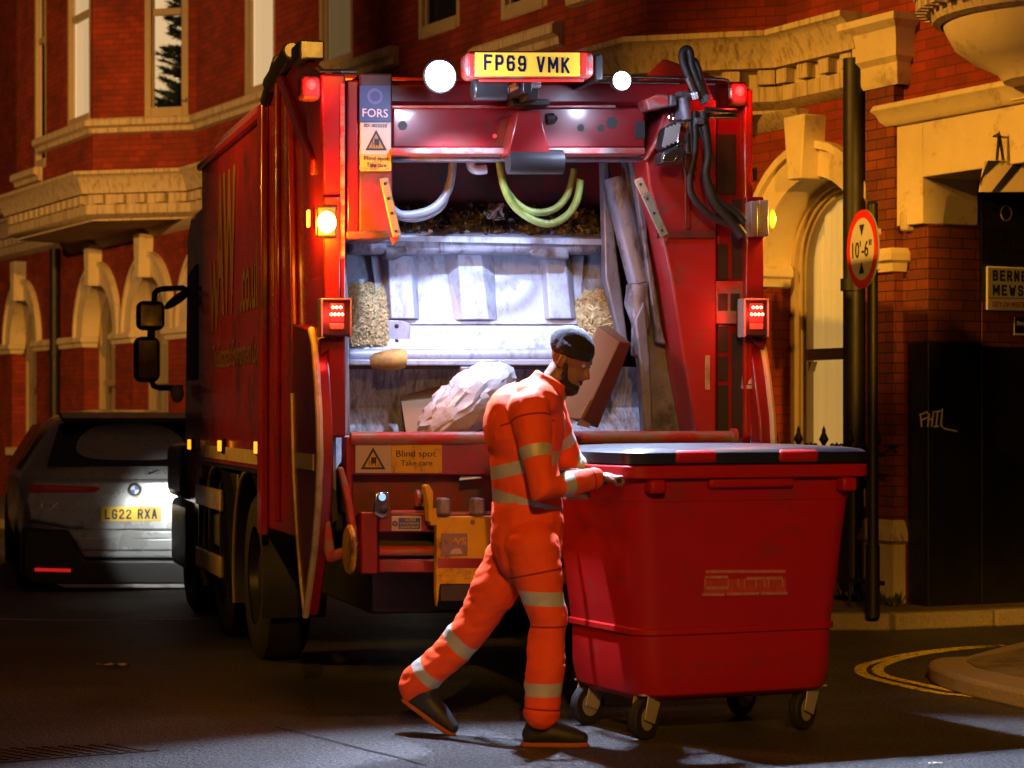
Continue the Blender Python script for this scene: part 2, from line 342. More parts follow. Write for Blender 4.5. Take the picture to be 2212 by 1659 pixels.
# pavement along the facade and across the mews mouth
kp = [W.pz(u, v, 0) for u, v in ((1700, 1361), (1922, 1361), (2136, 1352), (2300, 1344))]
far = B.pz(0, 0, 0)
def fw(x, y, z=0):   # facade frame -> world
    return Vector((B.o[0]+x*B.c-y*B.s, B.o[1]+x*B.s+y*B.c, z))
pav = [fw(-40, -2.6), fw(-3.0, -2.2), kp[0], kp[1], kp[2], kp[3], kp[3]+Vector((3, .6, 0)), fw(2.6, 3), fw(-.2, 3), fw(-40, 1)]
structure(part("pavement", m_pave, None, lambda m: m.extr([p+Vector((0, 0, -.02)) for p in pav], (0, 0, .138))))
def kerbs(m):
    pts = [fw(-40, -2.6), fw(-3.0, -2.2), kp[0], kp[1], kp[2], kp[3]]
    for a, b_ in zip(pts, pts[1:]):
        n = max(1, int((b_-a).length/.92)); d = (b_-a)/n
        for i in range(n):
            p, q = a+d*i+d.normalized()*.006, a+d*(i+1)-d.normalized()*.006
            m.bar(p+Vector((0, 0, .06)), q+Vector((0, 0, .06)), .16, .125)
structure(part("kerb", m_kerb, None, kerbs, bevel=.02))
# kerbed corner of the opposite pavement, right edge of the picture
def c6(x, y): return (1728+.3403*x, 1094+.3403*y)
top = [c6(*p) for p in ((1700, 790), (1422, 852), (1270, 888), (1040, 950), (880, 956), (826, 972), (815, 990), (835, 1012), (950, 1058), (1100, 1098), (1422, 1168), (1800, 1245))]
isl = [W.pz(u, v, .10) for u, v in top]
inner = [W.pz(*c6(*p), .10) for p in ((1800, 800), (1422, 900), (1270, 935), (1100, 962), (1060, 985), (1120, 1025), (1250, 1055), (1422, 1090), (1800, 1170))]
structure(part("kerb", m_kerb, None, lambda m: m.extr([p-Vector((0, 0, .11)) for p in isl], (0, 0, .11)), bevel=.025))
structure(part("pavement", m_pave, None, lambda m: m.extr([p-Vector((0, 0, .05)) for p in inner], (0, 0, .056))))
def wornpaint(name, col):
    m, t, b = nodes(name); N, L = t.nodes, t.links
    tc = N.new("ShaderNodeTexCoord"); n = N.new("ShaderNodeTexNoise"); n.inputs["Scale"].default_value = 26; n.inputs["Detail"].default_value = 8; n.inputs["Roughness"].default_value = .7
    L.new(tc.outputs["Object"], n.inputs[0]); r = N.new("ShaderNodeMapRange"); r.inputs[1].default_value = .53; r.inputs[2].default_value = .58; L.new(n.outputs[0], r.inputs[0])
    mi = N.new("ShaderNodeMixRGB"); L.new(r.outputs[0], mi.inputs[0]); mi.inputs[1].default_value = c4(col); mi.inputs[2].default_value = (.05, .042, .035, 1)
    L.new(mi.outputs[0], b.inputs["Base Color"]); b.inputs["Roughness"].default_value = .7; return m
m_yline = wornpaint("worn_yellow_road_paint", (.88, .74, .05)); m_wline = wornpaint("worn_white_road_paint", (.5, .47, .42))
def ribbon(m, pts, wid, z=.004):
    pts = [Vector((p.x, p.y)) for p in pts]
    # resample with Catmull-Rom
    q = []
    for i in range(len(pts)-1):
        p0 = pts[max(i-1, 0)]; p1 = pts[i]; p2 = pts[i+1]; p3 = pts[min(i+2, len(pts)-1)]
        for k in range(6):
            t = k/6; q.append(.5*((2*p1)+(p2-p0)*t+(2*p0-5*p1+4*p2-p3)*t*t+(3*p1-p0-3*p2+p3)*t**3))
    q.append(pts[-1]); vs = []
    for i, p in enumerate(q):
        d = (q[min(i+1, len(q)-1)]-q[max(i-1, 0)]).normalized(); n = Vector((-d.y, d.x))*wid/2
        vs += [(p.x+n.x, p.y+n.y, z), (p.x-n.x, p.y-n.y, z)]
    m.add(vs, [(2*i, 2*i+1, 2*i+3, 2*i+2) for i in range(len(q)-1)])
ol = ((1800, 1350), (1422, 1262), (1100, 1210), (870, 1185), (600, 1128), (440, 1085), (385, 1050), (405, 1012), (500, 985), (700, 938), (1000, 902), (1270, 885))
il = ((1800, 1330), (1422, 1243), (1000, 1178), (750, 1128), (560, 1085), (495, 1050), (510, 1018), (590, 985), (700, 955), (850, 930), (1050, 905), (1290, 884))
structure(part("road_marking", m_yline, None, lambda m: (ribbon(m, [W.pz(*c6(*p)) for p in ol], .07), ribbon(m, [W.pz(*c6(*p)) for p in il], .07))))
structure(part("road_marking", m_wline, None, lambda m: ribbon(m, [W.pz(u, v) for u, v in ((-60, 1337), (150, 1341), (300, 1340), (430, 1337))], .10)))
m_crack = mat("dark_road_crack", (.012, .010, .009), .9)
structure(part("road_crack", m_crack, None, lambda m: ribbon(m, [W.pz(u, v) for u, v in ((595, 1572), (640, 1582), (700, 1597), (780, 1618), (850, 1634), (905, 1650), (922, 1652))], .018)))
# cast iron cover lower left
mh = empty("manhole_cover", loc=W.pz(130, 1630))
tag(mh, "flat rectangular iron manhole cover set in the asphalt", "manhole cover")
m_mh = mat("rusty_cast_iron", (.06, .045, .03), .6, .3, .3, 12, .4, 45)
def cover(m):
    c = [W.pz(u, v)-W.pz(130, 1630) for u, v in ((-160, 1622), (262, 1607), (342, 1622), (0, 1648))]
    m.extr([Vector((p.x, p.y, -.01)) for p in c], (0, 0, .014))
part("lid", m_mh, mh, cover)
def studs(m):
    c = [W.pz(u, v)-W.pz(130, 1630) for u, v in ((-160, 1622), (262, 1607), (342, 1622), (0, 1648))]
    for i in range(1, 12):
        for j in range(1, 9):
            a = c[0].lerp(c[1], i/12); d = c[3].lerp(c[2], i/12); p = a.lerp(d, j/9)
            m.box(p.x-.018, p.x+.018, p.y-.018, p.y+.018, .003, .009)
part("raised_stud", m_mh, mh, studs)
# litter on the road
for i, (u, v, a, lab) in enumerate(((245, 1442, .2, "crumpled pale paper scrap lying on the dark road left of the truck"), (2021, 1652, 1.0, "small pale leaf on the road near the bottom right corner"))):
    p = W.pz(u, v)
    def scrap(m, p=p, a=a, i=i):
        r = .10 if i == 0 else .03
        vs = []
        for k in range(6):
            t = k/5-.5
            for s in (-1, 1):
                vs.append((p.x+t*2*r, p.y+s*r*.35*(1-abs(t)), .006+.02*abs(math.sin(k*1.7+s+a))*(1 if i == 0 else .3)))
        m.add(vs, [(2*k, 2*k+1, 2*k+3, 2*k+2) for k in range(5)])
    tag(part("paper_scrap" if i == 0 else "fallen_leaf", m_cream, None, scrap), lab, "litter")
#SECTIONS
# ================================================================== brick building behind the truck
bld = empty("brick_building", B)
tag(bld, "red brick terrace with arched windows and cream stone cornices behind the truck", "building")
def wall_seg(m, p0, p1, z0, z1, ops=(), depth=.08):
    """wall face from plan point p0 to p1 with rectangular openings (s0, s1, zb, zt) and their reveals"""
    p0, p1 = Vector(p0), Vector(p1); L_ = (p1-p0).length; d = (p1-p0)/L_; inn = Vector((-d.y, d.x))
    P = lambda s, z, k=0: (p0.x+d.x*s+inn.x*k, p0.y+d.y*s+inn.y*k, z)
    ss = sorted({0, L_, *[o[0] for o in ops], *[o[1] for o in ops]}); zs = sorted({z0, z1, *[min(max(z, z0), z1) for o in ops for z in o[2:4]]})
    for a, b_ in zip(ss, ss[1:]):
        for c, d_ in zip(zs, zs[1:]):
            if any(o[0] <= (a+b_)/2 <= o[1] and o[2] <= (c+d_)/2 <= o[3] for o in ops): continue
            m.quad(P(a, c), P(b_, c), P(b_, d_), P(a, d_))
    for a, b_, c, d_ in ops:
        m.quad(P(a, c), P(a, d_), P(a, d_, depth), P(a, c, depth)); m.quad(P(b_, c), P(b_, c, depth), P(b_, d_, depth), P(b_, d_))
        m.quad(P(a, d_), P(b_, d_), P(b_, d_, depth), P(a, d_, depth)); m.quad(P(a, c), P(a, c, depth), P(b_, c, depth), P(b_, c))
e_room = emis("lit_room_wall", (1, .62, .30), .95)
e_roomdim = emis("dimly_lit_room_wall", (1, .58, .22), .14)
def sash(p0, p1, s0, s1, zb, zt, rail, lit, depth=.05, ext=1.3, kk=.26):
    """a two-light sash window as one part: frame mesh, with pane and lit room back as sub-parts"""
    p0, p1 = Vector(p0), Vector(p1); d = (p1-p0).normalized(); inn = Vector((-d.y, d.x))
    P = lambda s, z, k: Vector((p0.x+d.x*s+inn.x*k, p0.y+d.y*s+inn.y*k, z))
    f = MB()
    def fb(a, b_, c, d_, k0, k1): f.extr([P(a, c, k0), P(b_, c, k0), P(b_, d_, k0), P(a, d_, k0)], inn.to_3d()*(k1-k0))
    fb(s0, s0+.09, zb, zt, depth-.05, depth+.03); fb(s1-.09, s1, zb, zt, depth-.05, depth+.03)
    fb(s0+.09, s1-.09, zb, zb+.13, depth-.05, depth+.09); fb(s0+.09, s1-.09, zt-.09, zt, depth-.05, depth+.09)
    fb(s0+.09, s0+.12, zb+.13, zt-.09, depth-.01, depth+.03); fb(s1-.12, s1-.09, zb+.13, zt-.09, depth-.01, depth+.03)
    fb(s0+.12, s1-.12, rail-.04, rail+.05, depth-.02, depth+.05)
    fo = f.build("window", m_win, bld, bevel=.008, smooth=False); K = depth+(kk if lit else .6)+.04*(s0 % 1)
    part("pane", m_pane, fo, lambda m: (m.quad(P(s0+.1, zb+.1, depth+.05), P(s1-.1, zb+.1, depth+.05), P(s1-.1, rail, depth+.05), P(s0+.1, rail, depth+.05)),
                                      m.quad(P(s0+.1, rail, depth+.03), P(s1-.1, rail, depth+.03), P(s1-.1, zt-.05, depth+.03), P(s0+.1, zt-.05, depth+.03))))
    part("room_interior", {2: e_room, 1: e_roomdim, 0: m_darkroom}[lit], fo, lambda m: (
        m.quad(P(s0-(ext if lit else .3), zb-.3, K), P(s1+.05, zb-.3, K), P(s1+.05, zt+.3, K), P(s0-(ext if lit else .3), zt+.3, K))))
    return fo
# plan of the upper storeys: main wall with two canted bays
BAY1 = [(-20.9, 0), (-20.4, -1.1), (-16.54, -1.1), (-15.5, 0)]
BAY2 = [(-6.1, 0), (-5.3, -.82), (-2.33, -.82), (-1.56, 0)]
ZT1, ZT2 = 4.74, 4.49
brk = MB()
# ---- ground floor with arched openings
ARCH = [(-24.05, .74, 1), (-19.85, .78, 1), (-17.45, .78, 1), (-15.05, .78, 1), (-12.4, .78, 0), (-10.0, .7, 0), (-7.3, .6, 0), (-4.95, .6, 0), (-2.98, .62, 1), (-1.17, .68, 1)]
SP, SILL = 2.66, .95
xs = -34.0
for xc, hw, _ in ARCH:
    brk.quad((xs, 0, 0), (xc-hw, 0, 0), (xc-hw, 0, 4.3), (xs, 0, 4.3)); xs = xc+hw
    brk.quad((xc-hw, 0, 0), (xc+hw, 0, 0), (xc+hw, 0, SILL), (xc-hw, 0, SILL))
    ar = [(xc-hw*math.cos(PI*i/16), SP+hw*math.sin(PI*i/16)) for i in range(17)]
    for (a, za), (b_, zb) in zip(ar, ar[1:]): brk.quad((a, 0, za), (b_, 0, zb), (b_, 0, 4.3), (a, 0, 4.3))
brk.quad((xs, 0, 0), (.25, 0, 0), (.25, 0, 4.3), (xs, 0, 4.3))
brk.quad((.25, 0, 2.02), (.25, .46, 2.02), (.25, .46, 2.9), (.25, 0, 2.9))
# ---- upper storeys
def up(p0, p1, z0, ops=()): wall_seg(brk, p0, p1, z0, 9.5, ops)
Lc = math.dist(BAY1[2], BAY1[3])
up((-34, 0), BAY1[0], 4.3); up(BAY1[0], BAY1[1], 4.2)
w_front = [(.98, 1.60, 5.05, 9.0), (2.66, 3.76, 5.45, 9.0)]
up(BAY1[1], BAY1[2], 4.2, w_front)
w_cant = [(.50*Lc, .92*Lc, 5.46, 9.0)]
up(BAY1[2], BAY1[3], 4.2, w_cant)
w_main = [(1.80, 2.85, 5.45, 9.0), (4.25, 5.25, 5.45, 9.0), (7.0, 8.0, 5.45, 9.0)]
up(BAY1[3], BAY2[0], 4.3, w_main)
up(BAY2[0], BAY2[1], 4.2); up(BAY2[1], BAY2[2], 4.2, [(.35, 1.25, 5.05, 9)]); up(BAY2[2], BAY2[3], 4.2); up(BAY2[3], (.25, 0), 4.3)
up((.25, 0), (7, 0), 3.6)
brk.build("brick_wall", m_brick, bld, smooth=False, merge=False)
# mass of the house behind its front, so that no light comes through
part("roof", m_darkroom, bld, lambda m: (m.box(-34, 7, 6, 6.2, 0, 9.6), m.box(-34, 7, .02, 6, 9.5, 9.7), m.box(-34.2, -34, 0, 6.2, 0, 9.6)), smooth=False)
sash(BAY1[1], BAY1[2], *w_front[0], 6.9, 0); sash(BAY1[1], BAY1[2], *w_front[1], 6.95, 2)
treewin = sash(BAY1[2], BAY1[3], *w_cant[0], 6.86, 2, .05, .5, 1.0)
for o, l in zip(w_main, (2, 1, 0)): sash(BAY1[3], BAY2[0], *o, 7.0, l)
sash(BAY2[1], BAY2[2], .35, 1.25, 5.05, 9, 6.9, 0)
# ---- arched windows
def arch_pts(xc, hw, y, n=16, z0=None):
    p = [(xc-hw*math.cos(PI*i/n), y, SP+hw*math.sin(PI*i/n)) for i in range(n+1)]
    return ([(xc-hw, y, z0)] if z0 is not None else [])+p+([(xc+hw, y, z0)] if z0 is not None else [])
DEP = .28
e_shopglow = emis("dim_lamp_lit_room", (1, .55, .16), .05)
for xc, hw, full in ARCH:
    R = hw+.34 if xc < -10 else hw+.27
    def surround(m):
        n = 20
        a = [(xc-hw*math.cos(PI*i/n), SP+hw*math.sin(PI*i/n)) for i in range(n+1)]; b_ = [(xc-R*math.cos(PI*i/n), SP+R*math.sin(PI*i/n)) for i in range(n+1)]
        mid = [(xc-(R-.06)*math.cos(PI*i/n), SP+(R-.06)*math.sin(PI*i/n)) for i in range(n+1)]
        for i in range(n):
            m.quad((*a[i][:1], -.04, a[i][1]), (a[i+1][0], -.04, a[i+1][1]), (mid[i+1][0], -.05, mid[i+1][1]), (mid[i][0], -.05, mid[i][1]))
            m.quad((mid[i][0], -.05, mid[i][1]), (mid[i+1][0], -.05, mid[i+1][1]), (mid[i+1][0], -.09, mid[i+1][1]), (mid[i][0], -.09, mid[i][1]))
            m.quad((mid[i][0], -.09, mid[i][1]), (mid[i+1][0], -.09, mid[i+1][1]), (b_[i+1][0], -.09, b_[i+1][1]), (b_[i][0], -.09, b_[i][1]))
            m.quad((b_[i][0], -.09, b_[i][1]), (b_[i+1][0], -.09, b_[i+1][1]), (b_[i+1][0], .01, b_[i+1][1]), (b_[i][0], .01, b_[i][1]))
            m.quad((a[i][0], -.04, a[i][1]), (a[i+1][0], -.04, a[i+1][1]), (a[i+1][0], DEP, a[i+1][1]), (a[i][0], DEP, a[i][1]))
    sur = part("arch_surround", m_cream, bld, surround)
    kt = 4.02 if xc < -10 else 3.80
    part("keystone", m_cream, sur, lambda m: m.extr([(xc-.09, -.20, SP+hw-.03), (xc+.09, -.20, SP+hw-.03), (xc+.145, -.20, kt), (xc-.145, -.20, kt)], (0, .21, 0)), bevel=.01)
    def reveal(m):
        m.quad((xc-hw, 0, SILL), (xc-hw, DEP, SILL), (xc-hw, DEP, SP), (xc-hw, 0, SP)); m.quad((xc+hw, 0, SILL), (xc+hw, DEP, SILL), (xc+hw, DEP, SP), (xc+hw, 0, SP))
    for s in (-1, 1): part("brick_reveal", m_brick, bld, lambda m: m.quad((xc+s*hw, 0, SILL), (xc+s*hw, DEP, SILL), (xc+s*hw, DEP, SP), (xc+s*hw, 0, SP)), smooth=False)
    part("sill", m_cream, bld, lambda m: m.box(xc-hw-.08, xc+hw+.08, -.1, DEP, SILL-.14, SILL), bevel=.015)
    if not full: continue
    def frame(m):
        path = arch_pts(xc, hw-.06, DEP+.03, 18, SILL)
        for a, b_ in zip(path, path[1:]):
            pass
        for off, wid, y0 in ((.0, .055, DEP-.05), (.055, .035, DEP-.01), (.09, .03, DEP+.02)):
            o_ = arch_pts(xc, hw-off, y0, 18, SILL); i_ = arch_pts(xc, hw-off-wid, y0, 18, SILL); bk_ = arch_pts(xc, hw-off-wid, y0+.07, 18, SILL)
            for k in range(len(o_)-1):
                m.quad(o_[k], o_[k+1], i_[k+1], i_[k]); m.quad(i_[k], i_[k+1], bk_[k+1], bk_[k])
        m.box(xc-hw+.18, xc+hw-.18, DEP-.02, DEP+.07, 1.93, 2.02); m.box(xc-hw+.03, xc+hw-.03, DEP-.03, DEP+.08, SILL+.002, SILL+.13)
        for s in (-1, 1): m.extr([(xc+s*(hw-.2), DEP-.015, 1.92), (xc+s*(hw-.24), DEP-.015, 1.92), (xc+s*(hw-.2), DEP-.015, 1.84)], (0, .06, 0))
    fo = part("window", m_win, bld, frame)
    def pane(m):
        a = arch_pts(xc, hw-.11, DEP+.04, 18, SILL+.1); m.add(a, [tuple(range(len(a)))])
    part("pane", m_pane, fo, pane)
    def curt(m):
        n = 60; vs = []
        for i in range(n+1):
            x = xc-hw-.5+(2*hw+.5)*i/n; y = DEP+.10+.02*math.sin(i*1.15)+.018*math.sin(i*.43+xc)
            vs += [(x, y, SILL-.1), (x, y, SP+hw)]
        m.add(vs, [(2*i, 2*i+2, 2*i+3, 2*i+1) for i in range(n)])
    part("curtain", m_curtglow if xc > -4 else m_curtain, fo, curt, ang=80)
    part("room_interior", m_darkroom, fo, lambda m: m.box(xc-hw-.2, xc+hw+.2, DEP+.9, DEP+.95, .6, 4.0))
# ---- impost band, cornices, sill courses
imp = [(0, 0), (.06, 0), (.085, -.04), (.085, -.09), (.05, -.11), (.04, -.17), (0, -.18)]
def impost(m):
    pr = -34.0
    for xc, hw, _ in ARCH:
        part("impost_band", m_cream, bld, lambda m: m.sweep([(pr, .2), (pr, 0), (xc-hw, 0), (xc-hw, .2)], imp, SP+.03))
        pr = xc+hw
    part("impost_band", m_cream, bld, lambda m: m.sweep([(pr, .2), (pr, 0), (-.42, 0)], imp, SP+.03))
impost(None)
prof = [(0, 0), (.30, 0), (.30, -.045), (.27, -.06), (.235, -.10), (.20, -.19), (.17, -.26), (.17, -.29), (.07, -.30), (.07, -.43), (.11, -.44), (.11, -.56), (.05, -.60), (0, -.62)]
path1 = [(-34, 0), (-21.6, 0)]+BAY1+[(-9, 0)]; path2 = [(-9, 0)]+BAY2+[(-.42, 0)]
def cornice(path, zt, sc):
    pf = [(o, z*sc) for o, z in prof]
    c = part("cornice", m_stone, bld, lambda m: m.sweep(path, pf, zt), ang=28)
    def dent(m):
        for a, b_ in zip(path, path[1:]):
            a, b_ = Vector(a), Vector(b_); L_ = (b_-a).length; d = (b_-a)/L_; o = Vector((d.y, -d.x)); n = int(L_/.27)
            for i in range(n):
                s = (i+.5)*L_/n; p = a+d*s+o*.105
                if L_ > 10 and a.x < -21 and s < L_-8: continue
                m.bar((p.x-d.x*.07, p.y-d.y*.07, zt-.365*sc), (p.x+d.x*.07, p.y+d.y*.07, zt-.365*sc), .09, .115*sc)
    part("dentil_row", m_stone, c, dent, smooth=False)
cornice(path1, ZT1, 1.0); cornice(path2, ZT2, .95)
for bay, z in ((BAY1, ZT1-.625), (BAY2, ZT2-.595)):
    def soffit(m):
        m.extr([(p[0], p[1], z-.02) for p in bay], (0, 0, .1))
        m.sweep([(bay[0][0]-.4, 0), (bay[-1][0]+.3, 0)], [(0, 0), (.14, 0), (.10, -.05), (.03, -.10), (0, -.12)], z-.02)
    part("bay_soffit", m_stone, bld, soffit)
sp_ = [(0, 0), (.10, 0), (.13, -.03), (.13, -.10), (.07, -.13), (.06, -.19), (0, -.21)]
part("sill_course", m_stone, bld, lambda m: (m.sweep([(-19.1, -1.1), BAY1[2], BAY1[3], (-9, 0)], sp_, 5.46), m.sweep([(-34, 0), (-21.6, 0)], sp_, 5.1), m.sweep([(-20.3, -1.1), (-19.0, -1.1)], sp_, 5.06),
     m.sweep([BAY2[0], BAY2[1], (-3.72, -.82)], sp_, 4.86), m.sweep([(-3.6, -.82), BAY2[2], BAY2[3]], sp_, 5.16)), ang=28)
# cornice return on the corner pier
part("pier_cap", m_cream, bld, lambda m: m.sweep([(-.40, 0), (-.40, -.10), (.02, -.10), (.02, .05)], [(0, 0), (.14, 0), (.14, -.05), (.08, -.10), (.06, -.18), (.06, -.30), (.02, -.34), (.02, -.46), (0, -.5)], 4.40), ang=28)
part("corner_pier", m_brickold, bld, lambda m: m.box(-.39, -.04, -.09, .01, .55, 3.92), smooth=False)
part("pier_impost", m_cream, bld, lambda m: m.sweep([(-.39, 0), (-.39, -.09), (-.04, -.09), (-.04, .05)], imp, SP+.05), ang=28)
part("pier_base", m_stone, bld, lambda m: m.sweep([(-.39, 0), (-.39, -.09), (-.04, -.09), (-.04, .05)], [(0, .62), (.02, .60), (.06, .50), (.07, .47), (.02, .44), (.02, 0), (0, 0)], .11), ang=28)
def pipe(name, x, y, z0, z1, r=.055):
    def f(m):
        m.tube([(x, y, z0), (x, y, z1)], r, 14)
        z = z0+.5
        while z < z1: m.tube([(x, y, z), (x, y, z+.09)], r*1.22, 14); z += 1.8
    part(name, m_iron, bld, f)
p = B.py(118, 700, -.09); pipe("drainpipe", p.x, -.09, .12, 4.1, .08)
p = B.py(75, 200, -.09); pipe("drainpipe", p.x, -.09, 4.9, 9.4, .09)
p = B.py(38, 200, -.05); part("brick_pilaster", m_brick, bld, lambda m: m.box(p.x-.3, p.x+.3, -.12, .01, 5.15, 9.4), smooth=False)
p = B.py(1850, 500, -.10); pipe("drainpipe", p.x, -.12, .12, 4.15, .085)
p = B.py(1620, 378, -.005)
def vent(m):
    for i in range(5): m.box(p.x-.085, p.x+.085, -.012, -.004, p.z-.035+i*.016, p.z-.028+i*.016)
    m.box(p.x-.1, p.x+.1, -.006, -.001, p.z-.05, p.z+.05)
part("air_brick", m_iron, bld, vent, smooth=False)
# ---- christmas tree in the lit bay window
def in_cant(s, k, z):
    a, b_ = Vector(BAY1[2]), Vector(BAY1[3]); d = (b_-a).normalized(); inn = Vector((-d.y, d.x)); q = a+d*s+inn*k
    return fw(q.x, q.y, z)
tc_ = in_cant(.80*Lc, .46, 5.35)
ct = empty("fir_tree", loc=tc_); tag(ct, "dark fir Christmas tree standing inside the lit bay window", "fir tree")
m_fir = mat("fir_needles", (.025, .05, .03), .8, 0, .4, 9)
part("trunk", mat("fir_bark", (.07, .045, .03), .9), ct, lambda m: m.tube([(0, 0, 0), (0, 0, 2.6)], [.05, .012], 8))
def fir(m):
    for i in range(230):
        z = .1+2.4*(i/230)**1.0; L_ = .50*(1-z/3.1)*random.uniform(.7, 1.1)+.06; a = random.uniform(0, 2*PI)
        d = Vector((math.cos(a), math.sin(a), random.uniform(-.1, .45))).normalized(); pr = Vector((0, 0, z))
        for k in range(int(L_/.022)):
            b_ = pr+d*(k*.022)
            for q in range(8):
                e = Vector((random.uniform(-1, 1), random.uniform(-1, 1), random.uniform(-.6, 1))).normalized()*.075+d*.05
                sd = d.cross(e).normalized()*.011
                m.quad(b_-sd, b_+sd, b_+e)
part("crown", m_fir, ct, fir, smooth=False, merge=False)

# ================================================================== mews archway to the right
mews = empty("mews_archway", B); tag(mews, "cream stone lintel and black painted brick passage of the mews at the right edge", "archway")
part("lintel", m_cream, mews, lambda m: (m.box(.26, 6, -.06, .44, 3.20, 3.62), m.box(-.10, .26, -.06, .44, 2.87, 3.62), m.sweep([(-.10, .3), (-.10, -.06), (6, -.06)], [(0, .16), (.10, .16), (.12, .12), (.09, .09), (.07, .04), (.03, .0), (0, 0)], 3.60)), bevel=.008, ang=28)
part("lintel_corbel", m_stone, mews, lambda m: m.box(-.0, .085, -.075, .1, 2.83, 2.97), bevel=.02)
part("jamb_paint", m_blackpaint, mews, lambda m: (m.box(.02, .262, -.012, .46, .1, 2.02), m.box(.15, .275, .46, 5, .1, 2.0)), bevel=.01)
part("pier_brick", m_brickold, mews, lambda m: m.box(-.04, .258, -.006, .458, 2.02, 2.868), smooth=False)
def passage(m):
    m.box(.1, .262, .47, 5.2, 2.0, 3.6); m.box(.1, 4.2, 4.8, 5.1, 0, 3.6); m.box(3.6, 3.9, .45, 5, 0, 3.6); m.box(.1, 4, .46, 5, 3.55, 3.7)
part("passage_wall", m_brickblack, mews, passage, smooth=False)
part("inner_brick", m_brickold, mews, lambda m: m.box(.2, .27, .47, 4.8, 1.55, 2.32), smooth=False)
# graffiti tag
m_chalk = mat("pale_grey_scrawl", (.85, .82, .75), .8)
def phil(m):
    def q(x, y): return B.px(1457.6+.3229*x, 518.4+.3229*y, .262-.0) + Vector((.004, 0, 0))
    for st in (((1640, 1165), (1650, 1250)), ((1635, 1170), (1690, 1150), (1695, 1185), (1650, 1205)), ((1700, 1160), (1690, 1250)), ((1730, 1145), (1715, 1250)), ((1690, 1205), (1722, 1195)),
               ((1740, 1150), (1775, 1145)), ((1757, 1148), (1745, 1245)), ((1730, 1250), (1762, 1245)), ((1788, 1130), (1778, 1240), (1800, 1262), (1885, 1280))):
        m.tube([q(*a) for a in st], .0065, 6)
part("graffiti", m_chalk, mews, phil)
# oriel balcony above the lintel
oc = B.py(2300, 200, -.05); OX = oc.x
def bowl(m):
    m.lathe([(.0, 3.70), (.42, 3.70), (.46, 3.76), (.62, 3.84), (.74, 3.93), (.80, 4.04), (.82, 4.10)], (OX, -.02, 0), 40, None, PI, 2*PI)
    m.box(OX-.46, OX+.5, -.12, .05, 3.62, 3.78)
part("oriel_bowl", m_cream, mews, bowl)
part("oriel_cornice", m_stone, mews, lambda m: m.lathe([(.83, 4.08), (.88, 4.10), (.90, 4.16), (.92, 4.17), (.92, 4.24), (1.0, 4.25), (1.02, 4.29), (1.06, 4.36), (1.10, 4.38), (1.10, 4.42), (0, 4.44)], (OX, -.02, 0), 48, None, PI, 2*PI), ang=25)
def odent(m):
    for i in range(26):
        a = PI+PI*(i+.5)/26; c, s = math.cos(a), math.sin(a)
        m.bar((OX+.955*c-.032*-s, -.02+.955*s-.032*c, 4.205), (OX+.955*c+.032*-s, -.02+.955*s+.032*c, 4.205), .075, .07)
part("dentil_row", m_stone, mews, odent, smooth=False)
part("oriel_wall", m_brickold, mews, lambda m: m.lathe([(.72, 4.43), (.72, 9)], (OX, -.02, 0), 40, None, PI, 2*PI))
# ---- striped headroom board on chains
bp_ = W.py(2210, 381, 15.75)
hb = empty("headroom_board", loc=bp_); tag(hb, "striped height restriction board hanging on chains under the mews lintel", "headroom board")
e_ = 15.75/F
part("board", mat("board_white", (.66, .55, .38), .6), hb, lambda m: m.extr([(-95*e_, 0, -34*e_), (120*e_, 0, -34*e_), (120*e_, 0, 34*e_), (-84*e_, 0, 34*e_)], (0, .025, 0)), bevel=.004)
def strp(m):
    for x0 in (-84, -55, 25, 55):
        m.quad(*[(x*e_, -.003, z*e_) for x, z in ((x0-14 if x0 > -84 else -93, -34 if x0 > -84 else -24), (x0+4 if x0 > -84 else -93, -34 if x0 > -84 else -8), (x0+62 if x0 > -84 else -48, 34), (x0+40 if x0 > -84 else -76, 34))])
part("black_stripe", m_blackpaint, hb, strp, smooth=False)
def chain(m, x0, z0, x1, z1):
    a, b_ = Vector((x0, -.02, z0)), Vector((x1, -.02, z1)); n = 12
    for i in range(n):
        c = a.lerp(b_, (i+.5)/n); d = (b_-a).normalized()*.022; s = Vector((.008, 0, 0)) if i % 2 else Vector((0, .008, 0))
        m.tube([c-d, c-d*.5+s, c+d*.5+s, c+d, c+d*.5-s, c-d*.5-s, c-d], .0032, 6)
part("chain", m_iron, hb, lambda m: (chain(m, -53*e_, 92*e_, -58*e_, 34*e_), chain(m, -53*e_, 92*e_, -44*e_, 34*e_), m.tube([(-53*e_, -.02, 92*e_), (-53*e_, .5, 93*e_)], .008, 8)))
# ---- street name plate
def on_jamb(u, v): return B.px(u, v, .266)
ns = empty("street_name_plate", B); tag(ns, "white street name plate with black capitals on the dark passage wall", "street sign")
a0 = on_jamb(2128, 575); a1 = on_jamb(2128, 670); yS, hS = a0.y, a0.z-a1.z; wS = hS*1.72
part("plate", m_white, ns, lambda m: m.box(.270, .290, yS, yS+wS, a1.z, a0.z), bevel=.012)
def mx_(y, z, x=.2915): return Matrix.Translation((x, y, z)) @ Matrix.Rotation(PI/2, 4, 'Z') @ Matrix.Rotation(PI/2, 4, 'X')
strokes("BERNERS", "lettering", ns, mx_(yS+wS*.49, a1.z+hS*.79), wS*.80, hS*.25, m_txt, .22)
strokes("MEWS", "lettering", ns, mx_(yS+wS*.345, a1.z+hS*.46), wS*.51, hS*.25, m_txt, .22)
part("rule", m_txt, ns, lambda m: m.box(.2895, .2912, yS+.01, yS+wS-.01, a1.z+hS*.275, a1.z+hS*.29), smooth=False)
text("CITY OF WESTMINSTER", "lettering", ns, mx_(yS+wS*.49, a1.z+hS*.14), wS*.82, hS*.13, mat("red_lettering", (.35, .03, .02), .6), .008)
